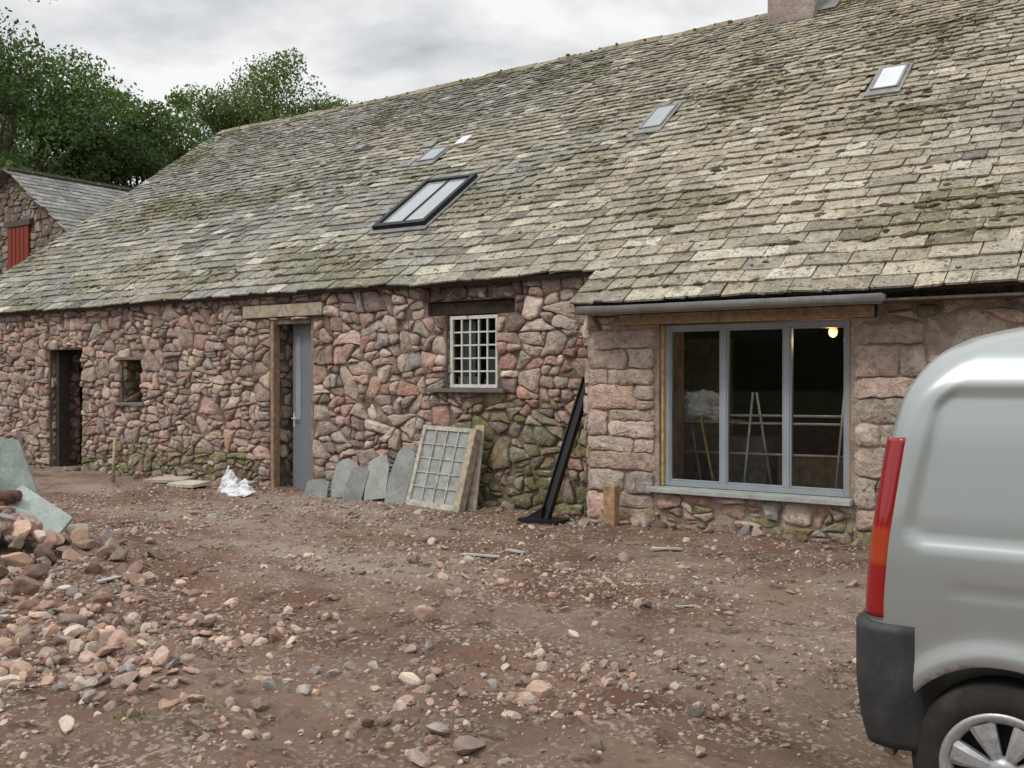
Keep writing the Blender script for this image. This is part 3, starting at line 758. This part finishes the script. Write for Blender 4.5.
for k in range(22):
    x,y=R(-11,-2.5),R(-3.6,-.6); a=R(0,3.1); l=R(.03,.10); w=R(.008,.02); z=gh(x,y)+.012
    c=random.choice([(.30,.31,.30),(.40,.33,.24),(.5,.49,.46),(.12,.08,.06)])
    ca,sa=math.cos(a),math.sin(a); tz=R(-.01,.02)
    P=[(x+ca*u-sa*v,y+sa*u+ca*v,z+(tz if u>0 else 0)) for u,v in ((-l,-w),(l,-w*R(.5,1)),(l*R(.8,1),w),(-l*R(.6,1),w))]
    P2=[(p[0],p[1],p[2]+.008) for p in P]
    mb.add(P+P2,[(0,3,2,1),(4,5,6,7),(0,1,5,4),(1,2,6,5),(2,3,7,6),(3,0,4,7)],c)
for (x,y,l,a) in [(-5.35,-2.3,.20,.2),(-5.1,-2.1,.12,-.2),(-6.9,-5.0,.12,1.8),(-3.9,-1.5,.14,.5)]:
    ca,sa=math.cos(a),math.sin(a); z=gh(x,y)+.015; P=[(x+ca*u-sa*v,y+sa*u+ca*v,z) for u,v in ((-l,-.02),(l,-.03),(l*.9,.03),(-l*.8,.035))]; P2=[(p[0],p[1],p[2]+.012) for p in P]
    mb.add(P+P2,[(0,3,2,1),(4,5,6,7),(0,1,5,4),(1,2,6,5),(2,3,7,6),(3,0,4,7)],(.42,.43,.41))
mb.obj('debris',[M['slab']])
mb=MB()
for k in range(16):
    x,y=R(-6,-2),R(-7.3,-4.5); a=R(0,3.1); l=R(.04,.12); z=gh(x,y)+.008
    tube(mb,[(x-l*math.cos(a),y-l*math.sin(a),z),(x,y+R(-.02,.02),z+R(.0,.02)),(x+l*math.cos(a+.3),y+l*math.sin(a+.3),z+R(0,.02))],[.0035,.003,.002],5,col=(.12,.08,.055))
mb.obj('twigs',[M['timber']])

# ------------------------------------------------------------ outbuilding
ob=empty('stone_outbuilding')
gx0,gx1,gy,ga,ge=-27.25,-21.75,4.0,6.76,5.0
def colO(u,v,rnd): return scol(rnd.choice([(.25,.20,.17),(.32,.24,.20),(.28,.245,.22),(.21,.165,.14),(.36,.29,.25)]),v,rnd,.1)
mm=MB()
masonry(mm,(gx0,gy,1.5),(1,0,0),(0,0,1),(0,-1,0),5.5,5.1,[(2.62,3.55,2.75,3.85)],[(.5,.7,60),(.3,.4,60)],colO,detail=False,seed=44,target=lambda u,v,r:r.lognormvariate(-3.0,.5))
xm=(gx0+gx1)/2
def roofz(x): return ga-(abs(x-xm))*(ga-ge)/2.75
mk_=MB()
idx_ok=[p[2]<roofz(p[0])-.03 for p in mm.v]
remap={}
for f,s_2 in zip(mm.f,mm.sm):
    if all(idx_ok[i] for i in f):
        nf=[]
        for i in f:
            if i not in remap: remap[i]=len(mk_.v); mk_.v.append(mm.v[i]); mk_.c.append(mm.c[i])
            nf.append(remap[i])
        mk_.f.append(nf); mk_.m.append(0); mk_.sm.append(False)
mk_.obj('gable_stones',[M['stone']],ob)
mb=MB(); y2=13
vs=[(gx0,gy,-.2),(gx1,gy,-.2),(gx1,gy,ge-.05),(xm,gy,ga-.05),(gx0,gy,ge-.05)]
vs+= [(v[0],y2,v[2]) for v in vs]
mb.add(vs,[(0,1,2,3,4),(9,8,7,6,5),(1,6,7,2),(0,4,9,5),(2,7,8,3),(3,8,9,4)]); mb.obj('walls',[M['mortar']],ob)
mb=MB(); mb.box(gx0+2.62,gx0+3.55,gy-.09,gy-.03,4.25,5.35,(.24,.04,.025))
for k in range(1,5): mb.box(gx0+2.62+k*.186-.006,gx0+2.62+k*.186+.006,gy-.1,gy-.088,4.25,5.35,(.12,.02,.015))
mb.box(gx0+2.5,gx0+3.67,gy-.12,gy-.02,5.36,5.5,(.1,.08,.07)); mb.obj('hayloft_door',[M['paint']],ob)
mb=MB(); L_=math.hypot(2.75+.3,(ga-ge)*(3.05/2.75)); ux,uz=3.05/L_,-(ga-ge)*(3.05/2.75)/L_
for sgn in (1,-1):
    s=0.
    while s<L_:
        e2=.22; y=gy-.22+R(-.1,0)
        while y<y2+.1:
            w=R(.2,.4); t0,t1=L_-s,max(0,L_-s-e2*1.7)
            def q(t,yy,h): return (xm+sgn*(ux*t+(-uz)*h),yy,ga+.02+uz*t+ux*h)
            ho=R(.028,.04); P=[q(t0,y,ho),q(t0,y+w-.01,ho),q(t1,y+w-.01,.01),q(t1,y,.01)]; Q=[q(t0,y,ho-.014),q(t0,y+w-.01,ho-.014),q(t1,y+w-.01,-.004),q(t1,y,-.004)]
            mb.add(P+Q,[(0,1,2,3),(7,6,5,4),(0,4,5,1),(1,5,6,2),(2,6,7,3),(3,7,4,0)],tuple(np.array((.25,.25,.24))*R(.65,1.25))); y+=w
        s+=e2
mb.box(xm-.12,xm+.12,gy-.22,y2+.1,ga+.02,ga+.09,(.12,.11,.08))
mb.obj('slate_roof',[M['slate']],ob)

# ------------------------------------------------------------ trees
def leafmat():
    m=bpy.data.materials.new('leaves'); m.use_nodes=True; nt=m.node_tree; N=nt.nodes; L=nt.links
    p=N['Principled BSDF']; o=[n for n in N if n.type=='OUTPUT_MATERIAL'][0]; p.inputs['Roughness'].default_value=.6
    a=N.new('ShaderNodeAttribute'); a.attribute_name='Col'; L.new(a.outputs[0],p.inputs['Base Color'])
    t=N.new('ShaderNodeBsdfTranslucent'); L.new(a.outputs[0],t.inputs[0]); mx=N.new('ShaderNodeMixShader'); mx.inputs[0].default_value=.3
    L.new(p.outputs[0],mx.inputs[1]); L.new(t.outputs[0],mx.inputs[2]); L.new(mx.outputs[0],o.inputs[0]); return m
LM=leafmat(); BM=mk('bark',(.10,.08,.06),bump=.8,bs=20,bd=.03)
def tree(x,y,top,rx,rz,col,seed,nc=60,nl=420,ls=.17):
    rs=np.random.RandomState(seed); rd=random.Random(seed)
    e=empty('broadleaf_tree',(0,0,0)); cz=top-rz
    mb=MB(); base=Vector((x,y,-.2)); fk=Vector((x+rd.uniform(-.3,.3),y,cz-rz*.45))
    tube(mb,[base,base.lerp(fk,.5)+Vector((.1,0,0)),fk],[rx*.09,rx*.07,rx*.055],10)
    cl=[]
    for k in range(nc):
        d=rs.normal(size=3); d/=np.linalg.norm(d)
        if d[2]<-.55: d[2]*=-.6
        rr_=rs.uniform(.35,1.0)**.6
        lump=1+.22*noise.noise((d[0]*1.8+seed,d[1]*1.8,d[2]*1.8))*2
        p=np.array([x,y,cz])+d*np.array([rx,rx,rz])*rr_*.86*lump
        cl.append((p,rs.uniform(.13,.26)*rx,rr_))
        if k%3==0:
            P=Vector(p); mid=fk.lerp(P,.5)+Vector((0,0,-.05*rx))
            tube(mb,[fk,mid,P],[rx*.035,rx*.02,rx*.008],6)
    mb.obj('trunk',[BM],e)
    VV=[];CC=[]
    for (p,r,rr_) in cl:
        d=rs.normal(size=(nl,3)); d/=np.linalg.norm(d,axis=1)[:,None]
        c=p+d*r*(rs.uniform(.2,1.15,(nl,1))**.6)*np.array([1.1,1.1,.75])
        a=rs.normal(size=(nl,3)); a/=np.linalg.norm(a,axis=1)[:,None]; b=np.cross(a,rs.normal(size=(nl,3))); b/=np.linalg.norm(b,axis=1)[:,None]
        s=(ls*rs.uniform(.5,1.2,(nl,1)))*.5
        q=np.stack([c-a*s,c-b*s*.6,c+a*s,c+b*s*.6],1)
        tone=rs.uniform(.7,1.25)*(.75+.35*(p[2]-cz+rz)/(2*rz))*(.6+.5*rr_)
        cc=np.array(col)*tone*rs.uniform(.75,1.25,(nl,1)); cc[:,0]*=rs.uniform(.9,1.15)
        VV.append(q.reshape(-1,3)); CC.append(np.repeat(cc,4,axis=0))
    V_=np.vstack(VV); F_=np.arange(len(V_)).reshape(-1,4)
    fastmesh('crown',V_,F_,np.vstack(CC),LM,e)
tree(-34.0,8.3,15.6,5.2,6.4,(.08,.145,.028),1,95)
tree(-33.0,12.2,13.2,3.6,5.0,(.07,.13,.026),2,60)
tree(-35.0,15.4,13.9,3.5,5.4,(.09,.16,.032),3,60)
tree(-37.6,20.6,13.8,3.6,4.8,(.11,.175,.04),4,60)
tree(-36.8,23.5,17.3,5.4,6.0,(.14,.20,.048),5,150)
tree(-36.2,26.8,16.4,3.6,5.0,(.13,.195,.046),6,75)
tree(-44,16,17,6,8,(.07,.12,.03),7,70)
tree(-42,4,16,6,8,(.06,.11,.025),8,70)
tree(-44,28,15,6,7,(.08,.14,.035),9,60)
mb=MB(); n=160
for ring,(r,hh,c) in enumerate([(120,10,(.05,.075,.03)),(420,42,(.10,.13,.08))]):
    vs=[]; fs=[]
    for i in range(n):
        t=2*math.pi*i/n; h=hh*(.7+.5*noise.noise((math.cos(t)*3,math.sin(t)*3,ring))+(.18*R(-1,1) if ring==0 else 0))
        if ring==0 : h*=.55 if abs(((t-1.57)+math.pi)%(2*math.pi)-math.pi)<1.4 else 1
        vs+=[(r*math.cos(t),r*math.sin(t),-1),(r*1.03*math.cos(t),r*1.03*math.sin(t),h)]
    for i in range(n): j=(i+1)%n; fs.append((2*i,2*i+1,2*j+1,2*j))
    mb.add(vs,fs,c)
mb.obj('hills',[M['moss']])

# ------------------------------------------------------------ van
van=empty('parked_van',(-1.03,-4.99,0),math.radians(1.0))
def itp(t,x): return float(np.interp(x,[a for a,b in t],[b for a,b in t]))
def smooth_itp(t,x): return (itp(t,x-.03)+itp(t,x)*2+itp(t,x+.03))/4
TR=[(.2,.05),(.35,.015),(.5,0),(.8,.0),(1.0,.015),(1.38,.065),(1.55,.11),(1.66,.17),(1.73,.25),(1.785,.38),(1.82,.6),(1.84,.9)]
TF=[(.2,3.85),(.35,3.97),(.5,4.0),(.75,3.97),(.92,3.86),(1.02,3.6),(1.10,3.25),(1.4,2.92),(1.6,2.68),(1.72,2.45),(1.785,2.15),(1.82,1.8),(1.84,1.4)]
TW=[(.2,.78),(.35,.815),(.5,.83),(.95,.83),(1.1,.82),(1.4,.785),(1.58,.75),(1.68,.70),(1.74,.64),(1.785,.54),(1.82,.38),(1.84,.12)]
WX=[.46,3.10]; WZ=.25
def sdbox(u,v,a,b,r):
    qx,qy=abs(u)-a+r,abs(v)-b+r
    return math.hypot(max(qx,0),max(qy,0))+min(max(qx,qy),0)-r
def sidew(x,z,off=0):
    w=smooth_itp(TW,z)+off
    sh=(z-1.28)*.20
    d=sdbox(x-.80-sh,z-1.285,.62,.285,.09)
    w-=.016*sst(0,.026,-d)
    for wx in WX:
        r=math.hypot(x-wx,z-WZ); w+=.022*math.exp(-((r-.39)/.045)**2)*(1 if z>.2 else 0)
    w-=.006*math.exp(-((z-.86)/.012)**2)*sst(.25,.35,x)
    return w
NA,NB,NC,ND=9,10,150,8
def outline(z,off=0):
    x0=smooth_itp(TR,z)-off; x1=smooth_itp(TF,z)+off; w=smooth_itp(TW,z)+off
    r=min(.085+.10*sst(1.45,1.75,z),w*.6); rf=min(.40,w*.7)
    pts=[]
    for i in range(NA):
        y=(w-r)*(1-2*i/(NA-1)); pts.append((x0-.02*(1-(y/(w-r))**2),y,z))
    half=[]
    for i in range(1,NB): t=math.pi/2*i/NB; half.append((x0+r-r*math.cos(t),-(w-r)-r*math.sin(t)))
    for i in range(NC):
        x=x0+r+(x1-rf-x0-r)*i/(NC-1); k=sst(0,.06,x-x0-r+.02)
        half.append((x,-(w+(sidew(x,z,off)-w)*k)))
    for i in range(1,ND): t=math.pi/2*i/ND; half.append((x1-rf+rf*math.sin(t),-(w-rf)-rf*math.cos(t)))
    pts+=[(a,b,z) for a,b in half]
    for i in range(NA):
        y=-(w-rf)*(1-2*i/(NA-1)); pts.append((x1+.06*(1-(y/(w-rf))**2),y,z))
    pts+=[(a,-b,z) for a,b in half[::-1]]
    return pts
zs=list(np.arange(.22,1.74,.022))+list(np.linspace(1.745,1.839,12))
mb=MB(); vs=[];fs=[]
for z in zs: vs+=outline(z)
n=len(outline(.5))
for j in range(len(zs)-1):
    for i in range(n): fs.append((j*n+i,j*n+(i+1)%n,(j+1)*n+(i+1)%n,(j+1)*n+i))
fs.append(tuple(range(n))[::-1]); fs.append(tuple((len(zs)-1)*n+i for i in range(n)))
mb.add(vs,fs,smooth=True)
paint=bpy.data.materials.new('silver_car_paint'); paint.use_nodes=True
nt=paint.node_tree; p=nt.nodes['Principled BSDF']; p.inputs['Metallic'].default_value=.5; p.inputs['Roughness'].default_value=.34; p.inputs['Coat Weight'].default_value=.6; p.inputs['Coat Roughness'].default_value=.05
nn=nt.nodes.new('ShaderNodeTexNoise'); nn.inputs['Scale'].default_value=3; nn.inputs['Detail'].default_value=6
tcn=nt.nodes.new('ShaderNodeTexCoord'); nt.links.new(tcn.outputs['Object'],nn.inputs['Vector'])
sepz=nt.nodes.new('ShaderNodeSeparateXYZ'); nt.links.new(tcn.outputs['Object'],sepz.inputs[0])
mr=nt.nodes.new('ShaderNodeMapRange'); mr.inputs[1].default_value=1.0; mr.inputs[2].default_value=.2; mr.inputs[3].default_value=.04; mr.inputs[4].default_value=.75; nt.links.new(sepz.outputs['Z'],mr.inputs[0])
ml=nt.nodes.new('ShaderNodeMath'); ml.operation='MULTIPLY'; nt.links.new(mr.outputs[0],ml.inputs[0]); nt.links.new(nn.outputs['Fac'],ml.inputs[1])
mxn=nt.nodes.new('ShaderNodeMix'); mxn.data_type='RGBA'; mxn.inputs[6].default_value=(.40,.435,.43,1); mxn.inputs[7].default_value=(.22,.175,.14,1)
nt.links.new(ml.outputs[0],mxn.inputs[0]); nt.links.new(mxn.outputs[2],p.inputs['Base Color'])
body=mb.obj('body',[paint],None)
def cyl_cut(x,r,side):
    m2=MB(); tube(m2,[(x,side*.55,WZ),(x,side*1.0,WZ)],r,48,smooth=False)
    return m2.obj('cut',[M['black']])
cuts=[cyl_cut(x,.365,s) for x in WX for s in (-1,1)]
for c in cuts:
    md=body.modifiers.new('b','BOOLEAN'); md.operation='DIFFERENCE'; md.object=c; md.solver='EXACT'
bpy.context.view_layer.update(); dg=bpy.context.evaluated_depsgraph_get()
me2=bpy.data.meshes.new_from_object(body.evaluated_get(dg)); body.modifiers.clear(); body.data=me2
for c in cuts: bpy.data.objects.remove(c)
body.parent=van
rubber=mk('tyre_rubber',(.030,.027,.024),var=.3,vs=9,rough=.85,bump=.2,bs=60,spots=[((.13,.10,.08),5,.5,.7,.5)])
bump_m=mk('bumper_plastic',(.034,.037,.041),var=.2,rough=.55,bump=.15,bs=300,bd=.001,spec=.4,spots=[((.10,.085,.07),4,.5,.75,.4)])
trim=mk('hubcap_silver',(.46,.47,.48),metallic=.5,rough=.4,bump=0,var=.2,vs=8,spots=[((.20,.16,.13),9,.52,.7,.5)])
dkglass=mk('dark_glass',(.015,.018,.02),rough=.06,spec=.7,bump=0,var=0,fine=0)
def patch(name,i0,i1,z0,z1,off,mat,nz=12,inner=-.02,colf=None,shape=None):
    vs=[];fs=[];cs=[]
    zz=[z0]+list(np.linspace(z0,z1,nz))+[z1]; ii=[i0]+list(range(i0,i1+1))+[i1]
    for a,z in enumerate(zz):
        O1=outline(z,off); O2=outline(z,inner)
        for b,i in enumerate(ii):
            ed=a in(0,len(zz)-1) or b in(0,len(ii)-1)
            vs.append((O2 if ed else O1)[i%n]); cs.append(colf(z) if colf else (1,1,1))
    w=len(ii)
    for a in range(len(zz)-1):
        for b in range(w-1): fs.append((a*w+b,a*w+b+1,(a+1)*w+b+1,(a+1)*w+b))
    mb=MB(); mb.add(vs,fs,cs,smooth=True); return mb.obj(name,[mat],van)
lens=bpy.data.materials.new('tail_lens'); lens.use_nodes=True; lp=lens.node_tree.nodes['Principled BSDF']
at=lens.node_tree.nodes.new('ShaderNodeAttribute'); at.attribute_name='Col'; lens.node_tree.links.new(at.outputs[0],lp.inputs['Base Color']); lp.inputs['Roughness'].default_value=.12; lp.inputs['Coat Weight'].default_value=.4
def lc(z):
    if .93<z<1.06: return (.40,.05,.018)
    return (.30,.009,.012)
iC=NA+NB-1
iT=NA+NB-2
patch('tail_light',NA-1,iT,.735,1.385,.008,lens,40,colf=lc)
def mir(i): return (NA-1-i)%n
patch('tail_light_far',mir(iT) - (0 if mir(iT)<n else n),mir(NA-1)+n if mir(NA-1)<mir(iT) else mir(NA-1),.735,1.385,.008,lens,40,colf=lc)
patch('rear_bumper',mir(iC+4)-n if mir(iC+4)>n/2 else mir(iC+4),iC+4,.27,.715,.035,bump_m,16)
patch('front_bumper',NA-1+NB-1+NC-3,NA-1+NB-1+NC+2*ND+NA+3,.25,.62,.03,bump_m,12)
patch('rear_door_glass',1,NA-2,1.12,1.58,.004,dkglass,8)
patch('windscreen',iC+NC+ND-3,iC+NC+ND+NA,1.16,1.66,.006,dkglass,12)
patch('number_plate',3,5,.80,.90,.012,mk('plate_yellow',(.7,.55,.05),bump=0),4)
mb=MB()
for sg in (-1,1):
    vs=[];fs=[]; N1,N2=12,10
    for a in range(N1):
        for b in range(N2):
            v=b/(N2-1); z=1.08+.50*v; xa=1.88+.06*v; xb=3.12-.55*v; x=xa+(xb-xa)*a/(N1-1)
            vs.append((x,sg*(smooth_itp(TW,z)+.006),z))
    for a in range(N1-1):
        for b in range(N2-1): q=a*N2+b; fs.append((q,q+1,q+N2+1,q+N2))
    mb.add(vs,fs,smooth=True)
mb.obj('cab_windows',[dkglass],van)
mb=MB()
for sg in (-1,1):
    y=sg*.822; ya,yb=min(y,y+sg*.02),max(y,y+sg*.02)
    mb.box(.95,2.68,ya,yb,.23,.36); mb.box(.98,2.64,min(y,y+sg*.026),max(y,y+sg*.026),.60,.68)
    mb.box(1.30,1.48,min(y,y+sg*.03),max(y,y+sg*.03),.98,1.02); mb.box(2.0,2.16,min(y,y+sg*.03),max(y,y+sg*.03),.98,1.02)
    mb.box(2.75,2.93,min(y,y+sg*.24),max(y,y+sg*.24),1.08,1.28)
mb.obj('side_trim_and_mirrors',[bump_m],van,bevel=.008)
mb=MB()
for sg in (-1,1):
    for xs1 in (1.80,2.72):
        pts=[(xs1+(.02 if z>1.1 else 0),sg*(smooth_itp(TW,z)+.0005),z) for z in np.arange(.4,1.6 if xs1<2 else 1.0,.05)]; tube(mb,pts,.003,5)
pts=[(smooth_itp(TR,z)-.020,0,z) for z in np.arange(.73,1.66,.05)]; tube(mb,pts,.004,5)
mb.obj('door_seams',[M['black']],van)
patch('headlamp',iC+NC-2,iC+NC+ND-2,.66,.86,.006,M['skyglass'],6)
for wx in WX:
    for sg in (-1,1):
        wh=empty('wheel',(wx,sg*.735,WZ)); wh.parent=van
        def lathe(mb,prof,nn_=48,mat=0,col=(1,1,1),close=True):
            vs=[];fs=[]; m_=len(prof)
            for k in range(nn_):
                t=2*math.pi*k/nn_
                for (r,y) in prof: vs.append((r*math.cos(t),sg*y,r*math.sin(t)))
            for k in range(nn_):
                for q in range(m_-1): fs.append((k*m_+q,((k+1)%nn_)*m_+q,((k+1)%nn_)*m_+q+1,k*m_+q+1))
            mb.add(vs,fs,col,mat,True)
        mb=MB(); lathe(mb,[(.19,-.09),(.26,-.095),(.292,-.075),(.300,-.05),(.300,.05),(.292,.072),(.270,.088),(.235,.090),(.205,.082),(.195,.07),(.19,.0)])
        mb.obj('tyre',[rubber],wh)
        mb=MB(); lathe(mb,[(.0,.03),(.19,.03),(.196,.07)],48); mb.obj('rim_well',[M['black']],wh)
        mb=MB(); lathe(mb,[(.160,.052),(.168,.074),(.190,.086),(.203,.082),(.205,.07)],64); lathe(mb,[(.0,.086),(.025,.085),(.045,.078),(.052,.05)],32)
        for k in range(7):
            t0=2*math.pi*k/7+.2; vs=[];fs=[]
            for (r,hw,y) in ((.035,.40,.074),(.07,.33,.080),(.12,.29,.083),(.17,.27,.080)):
                for dy in (0,-.025):
                    for s1 in (-1,-.55,.55,1):
                        tt=t0+s1*hw; yy=y-(.012 if abs(s1)==1 else 0)+dy
                        vs.append((r*math.cos(tt),sg*yy,r*math.sin(tt)))
            for q in range(3):
                for w_ in range(3): a=q*8+w_; fs.append((a,a+1,a+9,a+8))
                fs.append((q*8,q*8+8,q*8+12,q*8+4)); fs.append((q*8+3,q*8+7,q*8+15,q*8+11))
            mb.add(vs,fs,smooth=False)
        mb.obj('hubcap',[trim],wh)

# ------------------------------------------------------------ world, sun, camera
w=bpy.data.worlds.new('World'); sc.world=w; w.use_nodes=True; nt=w.node_tree; N=nt.nodes; L=nt.links
bg=N['Background']; bg.inputs['Strength'].default_value=.1
el,az=math.radians(52),math.radians(200)
st=N.new('ShaderNodeTexSky'); st.sky_type='NISHITA'; st.sun_disc=False; st.sun_elevation=el; st.sun_rotation=az
tc=N.new('ShaderNodeTexCoord'); mp=N.new('ShaderNodeMapping'); mp.inputs['Scale'].default_value=(1,1,2.6); mp.inputs['Location'].default_value=(.35,.1,.2); L.new(tc.outputs['Generated'],mp.inputs[0])
nz=N.new('ShaderNodeTexNoise'); nz.inputs['Scale'].default_value=4.2; nz.inputs['Detail'].default_value=5; nz.inputs['Roughness'].default_value=.52; nz.inputs['Distortion'].default_value=.3; L.new(mp.outputs[0],nz.inputs['Vector'])
cr=N.new('ShaderNodeValToRGB'); cr.color_ramp.elements[0].position=.36; cr.color_ramp.elements[0].color=(.52,.54,.57,1); cr.color_ramp.elements[1].position=.60; cr.color_ramp.elements[1].color=(.97,.97,.965,1)
L.new(nz.outputs['Fac'],cr.inputs[0])
sz=N.new('ShaderNodeSeparateXYZ'); L.new(tc.outputs['Generated'],sz.inputs[0])
mz=N.new('ShaderNodeMapRange'); mz.inputs[1].default_value=.35; mz.inputs[2].default_value=.85; mz.inputs[3].default_value=10.2; mz.inputs[4].default_value=16.5; L.new(sz.outputs['Z'],mz.inputs[0])
sclr=N.new('ShaderNodeVectorMath'); sclr.operation='SCALE'; L.new(mz.outputs[0],sclr.inputs['Scale']); L.new(cr.outputs[0],sclr.inputs[0])
mx=N.new('ShaderNodeMix'); mx.data_type='RGBA'; mx.inputs[0].default_value=.94; L.new(st.outputs[0],mx.inputs[6]); L.new(sclr.outputs[0],mx.inputs[7])
L.new(mx.outputs[2],bg.inputs['Color'])
w.cycles.sampling_method='MANUAL'; w.cycles.sample_map_resolution=256
sd=bpy.data.lights.new('sun','SUN'); sd.energy=1.4; sd.angle=math.radians(13); sd.color=(1,.94,.86)
so=bpy.data.objects.new('sun',sd); sc.collection.objects.link(so)
dirv=Vector((math.sin(az)*math.cos(el),math.cos(az)*math.cos(el),math.sin(el)))
so.rotation_euler=dirv.to_track_quat('Z','Y').to_euler()
cd=bpy.data.cameras.new('camera'); cd.lens=35.16; cd.sensor_width=36; cd.clip_end=3000; cd.clip_start=.05
co=bpy.data.objects.new('camera',cd); co.location=(0,-9.55,1.6); co.rotation_euler=(math.radians(89.66),0,math.radians(34.6)); sc.collection.objects.link(co)
sc.camera=co
